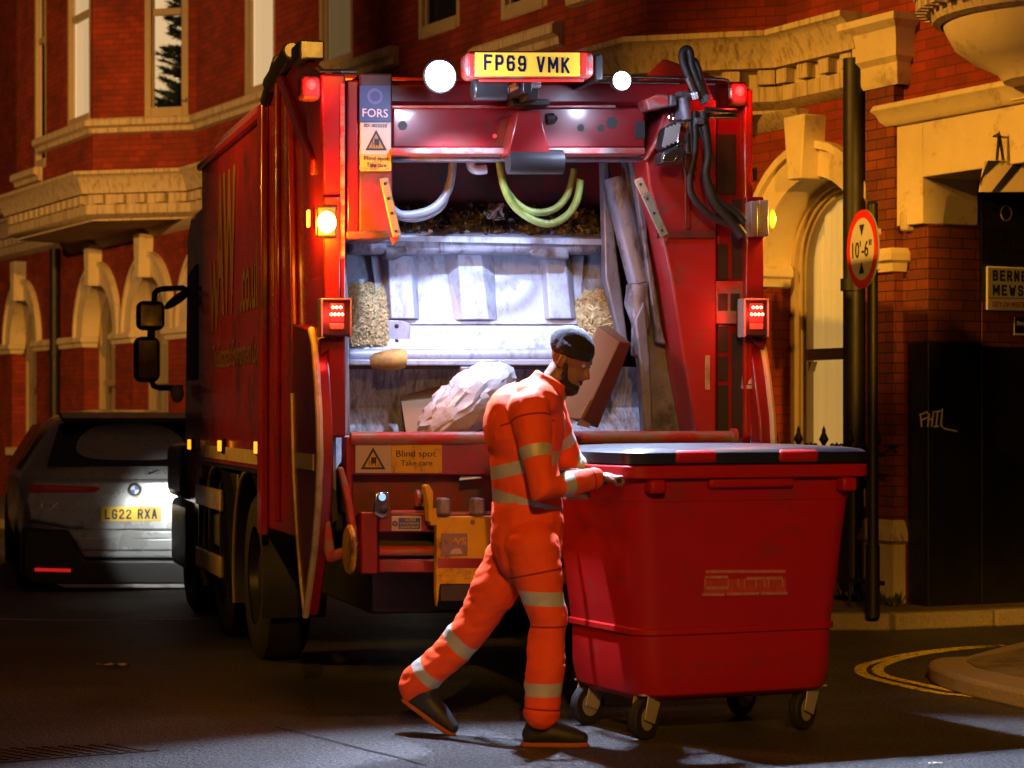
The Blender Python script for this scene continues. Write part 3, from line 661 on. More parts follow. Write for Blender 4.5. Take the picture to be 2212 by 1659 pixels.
sn = empty("small_notice", B); tag(sn, "small black notice with white lettering below the street name plate", "notice")
b0 = on_jamb(2188, 685); b1 = on_jamb(2188, 724)
part("plate", m_blackmet, sn, lambda m: m.box(.270, .280, b0.y, b0.y+.35, b1.z, b0.z), bevel=.003)
part("border", m_white, sn, lambda m: (m.box(.279, .2815, b0.y, b0.y+.006, b1.z, b0.z), m.box(.279, .2815, b0.y+.006, b0.y+.35, b1.z, b1.z+.014)), smooth=False)
text("Bitte", "lettering", sn, mx_(b0.y+.07, b0.z-.045, .2815), None, .03, m_white)
part("wall_ring", m_greyp, mews, lambda m: m.tube([on_jamb(2170, 461)+Vector((.02, .05*math.cos(t*PI/8), .055*math.sin(t*PI/8))) for t in range(17)], .006, 6))

# ================================================================== sign post, railing
sp0 = W.py(1885, 1312, 15.95)
post = empty("height_limit_sign", loc=(sp0.x, sp0.y, .1)); tag(post, "round red-rimmed height limit sign on a black post beside the brick pier", "road sign")
zt_ = 1.5+(895-441)/F*15.95-.1
part("pole", m_iron, post, lambda m: (m.tube([(0, 0, 0), (0, 0, zt_)], .037, 16), m.tube([(0, 0, zt_), (0, 0, zt_+.02)], [.042, .03], 16), m.tube([(0, 0, 0), (0, 0, .5)], .05, 16)))
SC = W.py(1863, 538, 15.9)-Vector((sp0.x, sp0.y, .1)); sr = 85/F*15.9
RS = Matrix.Rotation(math.radians(-76), 4, 'Z')
MS = Matrix.Translation(SC) @ RS @ Matrix.Rotation(PI/2, 4, 'X')
def disc(m, r0, r1, z, n=48):
    vs = [MS @ Vector((r*math.cos(2*PI*i/n), r*math.sin(2*PI*i/n), z)) for r in (r0, r1) for i in range(n)] if r0 else [MS @ Vector((r1*math.cos(2*PI*i/n), r1*math.sin(2*PI*i/n), z)) for i in range(n)]
    m.add(vs, [(i, (i+1) % n, n+(i+1) % n, n+i) for i in range(n)] if r0 else [tuple(range(n))])
m_signred = mat("red_sign_film", (.88, .03, .008), .4, emit=None)
sd = part("sign_disc", m_greyp, post, lambda m: m.cyl(MS @ Vector((0, 0, -.012)), MS @ Vector((0, 0, .0)), sr, 48))
part("sign_face", m_white, sd, lambda m: disc(m, 0, sr*.80, .0035))
part("red_rim", m_signred, sd, lambda m: disc(m, sr*.79, sr*.995, .0045))
t1 = text("10'-6\"", "lettering", sd, MS @ Matrix.Translation((0, 0, .005)), sr*1.25, sr*.42, m_txt, .004)
part("arrow_mark", m_txt, sd, lambda m: (m.quad(*[MS @ Vector(q) for q in ((-sr*.16, sr*.62, .006), (sr*.16, sr*.62, .006), (0, sr*.32, .006))]), m.quad(*[MS @ Vector(q) for q in ((-sr*.16, -sr*.62, .006), (sr*.16, -sr*.62, .006), (0, -sr*.32, .006))])))
part("clamp", m_greyp, post, lambda m: [m.box(-.05, .05, -.05, .05, SC.z+d-.02, SC.z+d+.02) for d in (-.12, .12)])
# railing in front of the arched window
rl = empty("iron_railing", B); tag(rl, "black iron railing with spear finials below the arched window", "railing")
ry = -.55; zr = B.py(1780, 975, ry).z
xr = [B.py(u, 950, ry).x for u in (1725, 1780, 1836)]; st_ = (xr[2]-xr[0])/2
part("rail", m_iron, rl, lambda m: (m.box(xr[0]-4*st_, xr[2]+1.2*st_, ry-.02, ry+.02, zr-.03, zr), m.box(xr[0]-4*st_, xr[2]+1.2*st_, ry-.02, ry+.02, .3, .33)))
for i in range(-4, 4):
    x = xr[0]+i*st_
    part("spear_bar", m_iron, rl, lambda m: m.lathe([(.012, .12), (.012, zr), (.02, zr+.01), (.012, zr+.03), (.014, zr+.05), (.036, zr+.085), (.03, zr+.10), (.012, zr+.14), (.016, zr+.15), (0, zr+.19)], (x, ry, 0), 12))
    part("scroll", m_iron, rl, lambda m: (m.tube([(x+st_*.5+s*(.02+.03*math.cos(t*.5)), ry, zr+.035+.03*math.sin(t*.5)) for t in range(10) for s in (1,)], .008, 6) if False else [m.tube([(x+st_*.5+s*(.055+.024*math.cos(t*.55+.3)), ry, zr+.03+.024*math.sin(t*.55+.3)) for t in range(10)], .008, 6) for s in (-1, 1)], m.lathe([(.008, zr), (.008, zr+.03), (.02, zr+.045), (.008, zr+.06), (0, zr+.07)], (x+st_*.5, ry, 0), 8)))
# weeds at the wall foot
def weeds(m):
    for i in range(150):
        b_ = fw(random.uniform(-.9, .2), random.uniform(-.25, -.1), .118); a = random.uniform(0, 6.28); h = random.uniform(.03, .12)
        d = Vector((math.cos(a)*.6, math.sin(a)*.6, 1))*h; s = Vector((-math.sin(a), math.cos(a), 0))*.012
        m.quad(b_-s*.4, b_+d*.5-s, b_+d, b_+d*.5+s)
wd = part("weeds", mat("weed_leaves", (.05, .06, .02), .8, 0, .4, 9), None, weeds, smooth=False, merge=False); wd["kind"] = "stuff"; wd["label"] = "low weeds growing at the foot of the brick pier"; wd["category"] = "weeds"
# posts of the street lamps whose light reaches the scene from outside the frame
for (lx, ly, lz), a in ((LAMP_A, 1.0), (LAMP_B, 2.0), (LAMP_C, .3), (LAMP_D, .4), (LAMP_E, 1.6)):
    d = Vector((math.cos(a), math.sin(a), 0))
    so = part("street_lamp", m_iron, None, lambda m: (m.tube([(lx-d.x*1.2, ly-d.y*1.2, 0), (lx-d.x*1.2, ly-d.y*1.2, lz-.1), (lx-d.x*.9, ly-d.y*.9, lz+.25), (lx-d.x*.35, ly-d.y*.35, lz+.32)], [.09, .06, .04, .035], 12), m.box(lx-.28, lx+.28, ly-.14, ly+.14, lz+.2, lz+.36)))
    tag(so, "tall black street lamp standing beside the road out of frame", "street lamp", "street lamps along the road")
#TRUCK
# ================================================================== refuse truck
trk = empty("refuse_truck", T)
tag(trk, "red refuse collection truck seen from behind with its hopper open and work lamps lit", "refuse truck")
P = lambda u, v, y=0: T.py(u, v, y)
def pY(m, uv, y0, y1):
    q = [P(u, v, y0) for u, v in uv]; m.extr([(p.x, y0, p.z) for p in q], (0, y1-y0, 0))
def bY(m, u0, v0, u1, v1, y0, y1): pY(m, [(u0, v0), (u1, v0), (u1, v1), (u0, v1)], y0, y1)
def tp(name, mater, fn, parent=None, **k): return part(name, mater, parent or trk, fn, **k)
XL, XR = -1.127, 1.14
m_side = mat("red_side_panel", (.30, .014, .010), .26, 0, .1, 3, .03, 9, .6, dirt=(.09, .02, .015), dirt_amt=.25, dirt_s=1.6)
# ---- body and cab
def body(m):
    sec = [(XL, 1.16), (XL, 3.26), (XL+.16, 3.50), (XR-.16, 3.50), (XR, 3.26), (XR, 1.16)]
    m.extr([(x, 2.86, z) for x, z in sec], (0, 5.1, 0))
bodyo = tp("body", m_side, body, bevel=.02)
for x in (XL-.01, XR+.01): tp("roof_rail", m_red, lambda m: m.bar((x, 2.86, 3.255), (x, 7.96, 3.255), .05, .05), bevel=.012)
tp("lower_rail", m_chrome, lambda m: m.bar((XL-.012, 2.9, 1.165), (XL-.012, 7.9, 1.165), .03, .03))
tp("reflective_strip", m_tan, lambda m: m.box(XL-.006, XL-.001, 2.9, 8.0, 1.20, 1.285), smooth=False)
for u, v in ((562, 967), (482, 963), (416, 960)):
    q = T.px(u, v, XL-.01)
    mk = tp("side_marker", m_blackmet, lambda m: m.box(q.x-.02, q.x+.01, q.y-.075, q.y+.075, q.z-.05, q.z+.05), bevel=.01)
    tp("lens", e_marker, lambda m: (m.box(q.x-.03, q.x-.019, q.y-.065, q.y-.008, q.z-.035, q.z+.035), m.box(q.x-.03, q.x-.019, q.y+.008, q.y+.065, q.z-.035, q.z+.035)), mk, bevel=.006)
# lettering along the side
m_let = mat("faded_white_vinyl", (.17, .09, .055), .5)
def sideM(y, z): return Matrix.Translation((XL-.004, y, z)) @ Matrix.Rotation(-PI/2, 4, 'Z') @ Matrix.Rotation(PI/2, 4, 'X')
text(".co.uk", "lettering", trk, sideM(3.75, 2.33), 1.35, .40, m_let, .02)
text("AW", "lettering", trk, sideM(5.6, 2.62), 1.6, .95, m_let, .03)
text("W", "lettering", trk, sideM(6.6, 2.30), .9, .5, m_let, .03)
text("The Sustainable Environment Local", "lettering", trk, sideM(4.9, 1.89), 3.7, .17, m_let, .01)
tp("cab", m_side, lambda m: (m.extr([(XL+.02, 8.15, .75), (XL+.02, 10.35, .75), (XL+.02, 10.35, 1.7), (XL+.02, 10.05, 2.85), (XL+.02, 9.6, 3.0), (XL+.02, 8.15, 3.0)], (XR-XL-.04, 0, 0))), bevel=.05)
tp("cab_window", m_black, lambda m: m.extr([(XL+.008, 8.75, 1.75), (XL+.008, 9.95, 1.75), (XL+.008, 9.8, 2.55), (XL+.008, 8.75, 2.6)], (.02, 0, 0)), bevel=.01)
tp("cab_step", m_blackmet, lambda m: (m.box(XL-.02, XL+.5, 9.5, 11.6, .32, .86), m.box(XL-.05, XL+.4, 9.7, 11.65, .86, 1.27)), bevel=.06)
tp("side_skirt_panel", m_blackmet, lambda m: (m.box(XL+.06, XL+.12, 5.5, 9.6, .28, 1.12), m.box(XR-.12, XR-.06, 5.5, 9.6, .28, 1.12)), bevel=.02)
def mirror(m, u0, v0, u1, v1):
    y = 6.1; a, b_ = P(u0, v0, y), P(u1, v1, y); m.box(a.x, b_.x, y, y+.17, b_.z, a.z)
MG = mat("dark_mirror_glass", (.05, .05, .05), .06, .9)
mh1 = tp("wing_mirror", m_black, lambda m: mirror(m, 297, 649, 357, 713), bevel=.05, seg=4)
tp("mirror_glass", MG, lambda m: (lambda a, b_: m.box(a.x, b_.x, 6.085, 6.098, b_.z, a.z))(P(303, 657, 6.09), P(351, 705, 6.09)), mh1, bevel=.006)
mh2 = tp("wing_mirror", m_black, lambda m: mirror(m, 291, 726, 347, 826), bevel=.06, seg=4)
tp("mirror_glass", MG, lambda m: (lambda a, b_: m.box(a.x, b_.x, 6.085, 6.098, b_.z, a.z))(P(298, 734, 6.09), P(341, 818, 6.09)), mh2, bevel=.006)
tp("mirror_arm", m_black, lambda m: (m.tube([P(u, v, 6.16) for u, v in ((333, 655), (334, 634), (340, 627), (352, 624), (395, 622), (412, 632))], .022, 8), m.tube([P(328, 700, 6.16), P(326, 735, 6.16)], .03, 8),
    m.tube([P(u, v, 6.16) for u, v in ((326, 818), (332, 834), (345, 838), (395, 838))], .022, 8)))
tp("kerb_mirror", m_black, lambda m: m.ell(P(385, 645, 6.1), (.13, .05, .036), Matrix.Rotation(-.65, 3, 'Y')))
tp("cab_lamp", m_greyp, lambda m: m.ell(P(383, 850, 6.1), (.05, .05, .07)))
# ---- chassis, wheels, guards
tp("chassis", m_blackmet, lambda m: (m.box(-.45, .45, .4, 6.5, .55, .95), m.box(-.95, .95, 1.2, 5, .85, 1.15), m.box(-.8, .8, .55, 2.3, .45, .75)), bevel=.02)
def wheel(y, s, dual=True):
    x0 = s*1.10
    tyr = tp("wheel", m_tyre, lambda m: m.lathe([(.30, -.14), (.46, -.14), (.505, -.11), (.515, -.05), (.515, .05), (.505, .11), (.46, .14), (.30, .14)], (x0-s*.15, y, .515), 40, Matrix.Rotation(PI/2, 3, 'Y')))
    tp("rim", m_blackmet, lambda m: m.lathe([(.305, .13*s), (.29, .06*s), (.16, .02*s), (.14, .10*s), (0, .11*s)], (x0-s*.15, y, .515), 28, Matrix.Rotation(PI/2, 3, 'Y')), tyr)
for y in (2.72, 4.25, 6.2):
    for s in (-1, 1): wheel(y, s)
for y in (2.72, 4.25):
    for s in (-1, 1):
        def guards(m):
            pts = [(y+.62*math.cos(a), .53+.62*math.sin(a)) for a in [PI*(-.12+1.24*i/20) for i in range(21)]]
            for (a, b_), (c, d_) in zip(pts, pts[1:]):
                m.quad((s*1.13, a, b_), (s*1.13, c, d_), (s*.75, c, d_), (s*.75, a, b_))
        tp("mudguard", m_black, guards)
m_rim = mat("pale_guard_edge", (.22, .16, .10), .5)
for y in (2.72, 4.25): tp("mudguard_edge", m_rim, lambda m: m.tube([(XL-.01, y+.62*math.cos(a), .53+.62*math.sin(a)) for a in [PI*(-.12+.62*i/16) for i in range(17)]], .012, 6))
for z0, z1 in ((.86, 1.0), (.42, .56)): tp("side_guard", m_tan, lambda m: m.box(XL-.03, XL-.005, 5.75, 8.2, z0, z1), bevel=.008)
for y in (5.9, 6.9, 8.0): tp("side_guard_post", m_blackmet, lambda m: m.box(XL-.02, XL+.03, y-.04, y+.04, .4, 1.05))
tp("tool_box", m_greyp, lambda m: m.box(XL+.01, XL+.25, 6.0, 6.9, .60, .82), bevel=.02)
# ---- tailgate sides
def tgside(m, x, s):
    m.extr([(x, 2.86, .84), (x, 2.86, 3.30), (x, 2.45, 3.50), (x, 1.9, 3.56), (x, .20, 3.24), (x, .02, 3.20), (x, .02, 1.38), (x, .75, .84)], (s*.05, 0, 0))
tgl = tp("tailgate_side", m_side, lambda m: tgside(m, XL, 1), bevel=.012)
tgr = tp("tailgate_side", m_side, lambda m: tgside(m, XR, -1), bevel=.012)
tp("tailgate_rib", m_side, lambda m: (m.box(XL-.045, XL-.001, 2.62, 2.87, .80, 3.30), m.box(XL-.03, XL-.001, 1.95, 2.05, .90, 3.45), m.bar((XL-.02, 1.3, 3.2), (XL-.02, .95, .9), .05, .035, (1, 0, 0)), m.bar((XL-.015, 1.9, 3.40), (XL-.015, .25, 2.75), .09, .04, (1, 0, 0))), bevel=.012)
def blade(m, x0, x1):
    q = [(652, 700), (652, 850), (655, 1000), (662, 1140), (672, 1260), (680, 1330), (690, 1262), (701, 1180), (709, 1080), (712, 990), (710, 900), (705, 810), (700, 745), (693, 712)]
    pts = [T.px(u, v, XL) for u, v in q]
    m.extr([(x0, p.y, p.z) for p in pts], (x1-x0, 0, 0)); return pts
bpts = []
for x0, x1 in ((XL-.05, XL+.02), (XR+.06, XR-.01)):
    bl = tp("side_skirt", m_red, lambda m: bpts.append(blade(m, x0, x1)), bevel=.01)
    pts = bpts[-1]
    tp("skirt_edge", m_tan, lambda m: (m.tube([(x0, p.y-.012, p.z) for p in pts[5:]], .018, 8), m.tube([(x0, p.y, p.z) for p in pts[1:6]], .011, 8)), bl)
tp("reflective_strip", m_tan, lambda m: m.box(XL-.056, XL-.051, .05, .75, 1.22, 1.30), smooth=False)
# top left hinge and ram
tp("hinge_ram", m_blackmet, lambda m: (m.tube([(XL-.02, 2.6, 3.30), (XL-.02, 1.9, 3.47)], .035, 12), m.tube([(XL-.02, 2.3, 3.375), (XL-.02, 1.2, 3.45)], .05, 14), m.box(XL-.05, XL+.08, .6, 1.0, 3.34, 3.44)), bevel=.01)
TO = Fr(T.o[0], T.o[1], math.radians(12))
def YO(y):      # lengths along the side were measured with a first estimate of the truck's heading; bring them to the final one
    X, Yw = TO.o[0]+XL*TO.c-y*TO.s, TO.o[1]+XL*TO.s+y*TO.c
    return T.px(CX+F*X/Yw, 900, XL).y
for o in trk.children:
    n_ = o.name.split(".")[0]
    if n_ in ("body", "roof_rail", "lower_rail", "reflective_strip", "lettering", "cab", "cab_window", "cab_step", "side_guard", "side_guard_post", "side_skirt_panel", "tool_box", "tailgate_side", "tailgate_rib", "hinge_ram") and o.type == 'MESH':
        for v_ in o.data.vertices:
            if v_.co.y > .1: v_.co.y = YO(v_.co.y)
# ---- tailgate rear frame
tp("rear_post", m_red, lambda m: (pY(m, [(692, 160), (747, 160), (747, 945), (712, 945)], .0, .45), bY(m, 748, 172, 776, 515, .03, .45)), bevel=.012)
tp("post_strip", m_redworn, lambda m: bY(m, 735, 180, 745, 560, -.008, .0), bevel=.003)
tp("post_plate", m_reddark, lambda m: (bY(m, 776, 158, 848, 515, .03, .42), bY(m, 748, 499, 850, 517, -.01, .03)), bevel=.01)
tp("right_panel", m_redpan, lambda m: pY(m, [(1395, 345), (1418, 290), (1445, 214), (1548, 214), (1548, 945), (1508, 945), (1480, 800), (1450, 600), (1422, 470), (1402, 400)], .02, .45), bevel=.012)
tp("panel_stiffener", m_reddark, lambda m: (bY(m, 1418, 497, 1547, 515, .0, .03), bY(m, 1480, 330, 1492, 497, .005, .03)), bevel=.006)
tp("rear_post", m_red, lambda m: bY(m, 1548, 176, 1613, 945, .06, .5), bevel=.012)
def slots(m):
    for a in ((1550, 528, 1573, 605), (1550, 705, 1573, 760), (1550, 770, 1573, 822), (1550, 832, 1573, 935), (1548, 290, 1590, 420), (1582, 720, 1606, 940), (1582, 430, 1606, 600)): tp("post_slot", m_black, lambda m: bY(m, *a, .052, .06), smooth=False)
slots(None)
brk_ = tp("post_bracket", m_redworn, lambda m: bY(m, 1546, 607, 1606, 700, .03, .058), bevel=.005)
tp("bracket_hole", m_black, lambda m: (bY(m, 1552, 634, 1572, 671, .026, .031), bY(m, 1578, 634, 1598, 671, .026, .031)), brk_, bevel=.003)
tp("top_beam", m_red, lambda m: (bY(m, 700, 172, 1580, 231, .1, .6)), bevel=.03)
tp("cross_beam", m_red, lambda m: bY(m, 847, 231, 1394, 320, .03, .35), bevel=.012)
tp("beam_flange", m_redworn, lambda m: (bY(m, 847, 319, 1394, 332, -.04, .3), bY(m, 847, 227, 1330, 233, .0, .3)), bevel=.004)
tp("under_rail", m_steeldk, lambda m: bY(m, 760, 334, 1394, 347, .1, .2), bevel=.01)
def holes(m):
    for u, v, r in ((870, 271, 10), (1174, 268, 0), (1255, 276, 8), (1298, 276, 8), (1322, 265, 13)):
        if r: p = P(u, v, .027); m.cyl(p, p+Vector((0, .01, 0)), r/F*11.8, 16)
    bY(m, 1372, 262, 1393, 300, .025, .03)
tp("beam_hole", m_black, holes)
tp("indicator_led", e_reddim, lambda m: m.cyl(P(1069, 294, .02), P(1069, 294, .03), .012, 16))
def pipes(m):
    y = -.02
    m.tube([P(u, v, y) for u, v in ((1286, 164), (1560, 171), (1572, 174), (1577, 184), (1578, 215))], .009, 8)
    m.tube([P(u, v, y) for u, v in ((1286, 177), (1545, 181))], .008, 8)
    m.tube([P(u, v, .05) for u, v in ((690, 154), (770, 154))], .012, 8)
tp("conduit", m_chrome, pipes)
# ---- light bar with the number plate
YB = -.34
lb = tp("light_bar", m_redworn, lambda m: bY(m, 1008, 108, 1285, 168, YB, YB+.16), bevel=.035, seg=4)
for a_ in ((1012, 115, 1026, 163), (1254, 113, 1270, 163)): tp("end_lens", e_reddim, lambda m: bY(m, *a_, YB-.006, YB+.01), lb, bevel=.008)
pl = tp("number_plate", mat("lit_number_plate", (.85, .60, .04), .4, emit=(1, .62, .10), es=.55), lambda m: bY(m, 1027, 113, 1253, 164, YB-.012, YB+.01), lb, bevel=.004)
pc = P(1138, 138, YB-.0135); strokes("FP69 VMK", "plate_lettering", lb, face_y(pc), 190/F*11.5, 34/F*11.5, mat("navy_lettering", (.015, .015, .07), .9, spec=.05), .17)
tp("lamp_strip", e_reddim, lambda m: bY(m, 1035, 171, 1262, 176, YB, YB+.02), lb, bevel=.004)
for a_ in ((1286, 118, 1302, 172), (1130, 168, 1150, 200)): tp("bar_bracket", m_blackmet, lambda m: bY(m, *a_, YB+.04, .1), bevel=.006)
tp("reversing_speaker", m_blackmet, lambda m: (m.tube([P(1020, 194, -.25), P(1095, 194, -.25)], .055, 18),), bevel=.01)
# camera box, centre bracket, roller
tp("camera_box", m_greyp, lambda m: bY(m, 1116, 172, 1170, 190, -.22, .05), bevel=.012)
tp("camera", m_black, lambda m: (bY(m, 1135, 189, 1165, 216, -.2, .03), bY(m, 1105, 214, 1188, 228, -.08, .04)), bevel=.008)
tp("centre_bracket", m_red, lambda m: pY(m, [(1118, 240), (1168, 240), (1190, 335), (1096, 335)], -.14, .03), bevel=.01)
tp("bracket_knob", m_blackmet, lambda m: (m.tube([P(1180, 258, -.05), P(1195, 256, -.05), P(1203, 256, -.05)], [.03, .03, .012], 12),))
tp("roller", m_blackmet, lambda m: m.tube([P(1097, 350, -.10), P(1214, 350, -.10)], .062, 24))
# ---- work lamps, markers
def lampl(u, v, r, y, name="work_lamp"):
    c = P(u, v, y)
    h = tp(name, m_blackmet, lambda m: m.lathe([(0, .09), (r*.7, .09), (r*1.1, .02), (r*1.12, -.005), (r*.98, -.01)], c, 24, Matrix.Rotation(PI/2, 3, 'X').inverted()))
    tp("lens", e_white, lambda m: m.ell(c+Vector((0, -.012, 0)), (r, .02, r), None, 24, 12), h)
    return c
c1 = lampl(950, 165, .075, -.33); c2 = lampl(1342, 175, .045, -.30)
BLU = (.56, .69, 1)
light("work_lamp_light", 'SPOT', c1+Vector((0, -.05, 0)), 2300, BLU, .06, c1+Vector((0, -.70, -.72)), 86, .35, trk)
light("work_lamp_light", 'SPOT', c2+Vector((0, -.05, 0)), 2000, BLU, .05, c2+Vector((.05, -.70, -.72)), 86, .35, trk)
light("work_lamp_glow", 'POINT', c1+Vector((0, -.16, -.05)), 20, BLU, .06, parent=trk)
light("work_lamp_glow", 'POINT', c2+Vector((0, -.14, -.04)), 11, BLU, .05, parent=trk)
# work lamp beams into the hopper, then an added box and fill light
for c_, en, tg in ((c1, 165, P(1040, 715, .5)), (c2, 80, P(1000, 740, .5))):
    light("work_lamp_light", 'SPOT', c_+Vector((0, -.12, -.06)), en, BLU, .05, tg, 62, .55, trk)
hc = P(1020, 800, .38)
tp("added_hopper_box", m_greyp, lambda m: m.box(hc.x-.05, hc.x+.05, .42, .46, hc.z-.005, hc.z+.02), bevel=.006)
light("hopper_fill_light", 'POINT', P(1060, 610, .05), 16, BLU, .12, parent=trk)  # added fill, no real lamp hangs here
def marker(u, v, y, lx=.0):
    c = P(u, v, y)
    h = tp("marker_lamp", m_reddark, lambda m: m.box(c.x-.05, c.x+.05, y, y+.12, c.z-.07, c.z+.045), bevel=.02)
    tp("lens", emis("marker_red", (1, .025, .02), 4) if u < 1000 else bpy.data.materials["marker_red"], lambda m: m.ell(c+Vector((0, -.005, 0)), (.026, .02, .028)), h)
    light("marker_light", 'POINT', c+Vector((0, -.06, 0)), 5, (1, .03, .03), .03, parent=trk)
marker(672, 183, -.02); marker(1597, 197, -.02)
# ---- tail lamp brackets
def taillamp(s):
    du = 0 if s > 0 else 0
    u0, u1, l0, l1 = ((1607, 1662, 1620, 1650) if s > 0 else (693, 760, 712, 744))
    if s > 0:
        tp("lamp_bracket", m_red, lambda m: (bY(m, 1612, 425, 1650, 724, -.02, .25), pY(m, [(1612, 722), (1660, 722), (1650, 758)], .0, .05)), bevel=.008)
    else:
        tp("lamp_bracket", m_red, lambda m: (bY(m, 700, 425, 735, 650, -.03, .0), pY(m, [(692, 730), (740, 730), (692, 770)], .0, .05)), bevel=.008)
    h = tp("tail_lamp", m_blackmet, lambda m: (bY(m, u0, 648, u1, 726, -.10, .02),), bevel=.01)
    tp("rim_frame", m_greyp, lambda m: (bY(m, u0, 646, u0+5, 728, -.115, -.02), bY(m, u1-3, 646, u1, 728, -.115, -.02), bY(m, u0, 644, u1, 648, -.115, -.02)), h, bevel=.003)
    tp("lens", emis("tail_red", (1, .015, .012), 1.6) if s > 0 else bpy.data.materials["tail_red"], lambda m: bY(m, l0, 655, l1, 697, -.112, -.09), h, bevel=.008)
    tp("lower_lens", m_clearlens, lambda m: bY(m, l0, 698, l1, 712, -.112, -.09), h, bevel=.006)
    def leds(m):
        for k in range(3): m.ell(P(l0+7+k*8.5, 664, -.114), (.0085, .006, .0085), None, 10, 6)
        for k in range(4): m.ell(P(l0+3.5+k*8, 679, -.114), (.0085, .006, .0085), None, 10, 6)
    tp("led_rows", e_redled, leds, h)
    light("tail_lamp_light", 'POINT', P((l0+l1)/2, 676, -.22), 4, (1, .03, .02), .04, parent=trk)
taillamp(1); taillamp(-1)
ab = tp("beacon", m_greyp, lambda m: (bY(m, 1622, 434, 1638, 510, -.09, .0), bY(m, 1639, 432, 1661, 510, -.07, .02)), bevel=.006)
tp("lens", e_amber, lambda m: m.ell(P(1669, 473, -.03), (.014, .03, .05)), ab)
light("beacon_light", 'POINT', P(1684, 473, -.05), 14, (1, .45, .03), .03, parent=trk)
ab2 = tp("beacon", m_blackmet, lambda m: (bY(m, 684, 445, 728, 512, -.06, -.031),), bevel=.01)
e_beacon = emis("flashing_amber_lens", (1, .50, .06), 26)
tp("lens", e_beacon, lambda m: m.ell(P(706, 480, -.07), (.047, .03, .055)), ab2)
tp("side_lens", emis("amber_side", (1, .34, .03), 4), lambda m: bY(m, 664, 452, 671, 491, .25, .29), ab2, bevel=.008)
light("beacon_light", 'POINT', P(706, 480, -.19), 52, (1, .31, .01), .06, parent=trk)
light("beacon_light", 'POINT', Vector((XL-.16, .2, P(706, 480).z)), 16, (1, .33, .012), .06, parent=trk)
#TRUCK2
# ---- signs on the tailgate
m_blue = mat("blue_sign_film", (.03, .06, .20), .5, 0, .05, 8)
m_ysign = mat("yellow_sign_film", (.62, .37, .03), .5, 0, .05, 8, dirt=(.2, .1, .03), dirt_amt=.2, dirt_s=9)
m_wsign = mat("white_sign_dirty", (.50, .43, .40), .5, 0, .05, 8, dirt=(.3, .15, .1), dirt_amt=.15, dirt_s=9)
def tri(m, u0, v0, u1, v1, y, k=.22):
    a, b_, c = P((u0+u1)/2, v0, y), P(u1, v1, y), P(u0, v1, y); g = (a+b_+c)/3
    o = [a, b_, c]; i = [q.lerp(g, k*1.35) for q in o]
    for j in range(3): m.quad(o[j], o[(j+1) % 3], i[(j+1) % 3], i[j])
def warning(parent, u0, v0, u1, v1, y):
    tp("warning_fill", m_ysign, lambda m: m.quad(P((u0+u1)/2, v0+2, y+.0005), P(u1-2, v1-1, y+.0005), P(u0+2, v1-1, y+.0005)), parent)
    tp("warning_triangle", m_txt, lambda m: tri(m, u0, v0, u1, v1, y-.001), parent, smooth=False)
    w_, h_ = u1-u0, v1-v0; c = (u0+u1)/2
    tp("lorry_symbol", m_txt, lambda m: (bY(m, c-w_*.08, v0+h_*.45, c+w_*.13, v0+h_*.74, y-.001, y-.0004), bY(m, c-w_*.06, v0+h_*.75, c-w_*.02, v0+h_*.84, y-.001, y-.0004), bY(m, c+w_*.07, v0+h_*.75, c+w_*.11, v0+h_*.84, y-.001, y-.0004),
        bY(m, c-w_*.17, v0+h_*.56, c-w_*.14, v0+h_*.83, y-.001, y-.0004)), parent, smooth=False)
def ptext(body, u0, v0, u1, v1, y, mater=None, parent=None, bold=.004):
    p = P((u0+u1)/2, (v0+v1)/2, y); k = -T.ray((u0+u1)/2, (v0+v1)/2)[0][1]+y
    return text(body, "lettering", parent or trk, face_y(p), P(u1, v0, y).x-P(u0, v0, y).x, P(u0, v0, y).z-P(u0, v1, y).z, mater or m_txt, bold)
s1 = tp("blind_spot_sign", m_wsign, lambda m: bY(m, 778, 264, 845, 369, .012, .03), bevel=.003)
tp("blue_panel", m_blue, lambda m: bY(m, 777, 185, 844, 263, .012, .03), s1)
ptext("FORS", 783, 235, 838, 253, .011, mat("pale_lettering", (.55, .5, .6), .5), s1)
ptext("ID: 002035", 787, 268, 836, 275, .011, None, s1)
warning(s1, 789, 280, 836, 325, .0115)
tp("yellow_panel", m_ysign, lambda m: bY(m, 779, 334, 845, 368, .0105, .0118), s1)
ptext("Blind spot", 786, 338, 839, 349, .0095, None, s1); ptext("Take care", 792, 352, 834, 361, .0095, None, s1)
tp("roundel", mat("faded_roundel", (.10, .10, .34), .5), lambda m: m.lathe([(.026, 0), (.040, 0)], P(810, 208, .0112), 24, Matrix.Rotation(PI/2, 3, 'X')), s1)

# ---- hopper interior
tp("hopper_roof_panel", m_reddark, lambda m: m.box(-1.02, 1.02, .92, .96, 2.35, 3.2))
tp("hopper_side_wall", m_steeldk, lambda m: (m.box(-1.05, -1.02, .3, 1.9, .95, 2.9), m.box(1.0, 1.03, .45, 1.9, .95, 2.9)), smooth=False)
tp("left_inner_plate", m_steelstreak, lambda m: pY(m, [(736, 560), (742, 520), (752, 640), (757, 940), (722, 940), (722, 640)], .30, .34), bevel=.006)
lz0 = P(900, 509, .48); lz1 = P(900, 462, .90)
tp("debris_ledge", m_steel, lambda m: m.extr([(-1.02, .48, lz0.z), (1.0, .48, lz0.z), (1.0, .92, lz1.z), (-1.02, .92, lz1.z)], (0, .0, -.03)), smooth=False)
tp("packer_beam", m_bluegrey, lambda m: bY(m, 752, 508, 1304, 548, .50, .66), bevel=.03, seg=3)
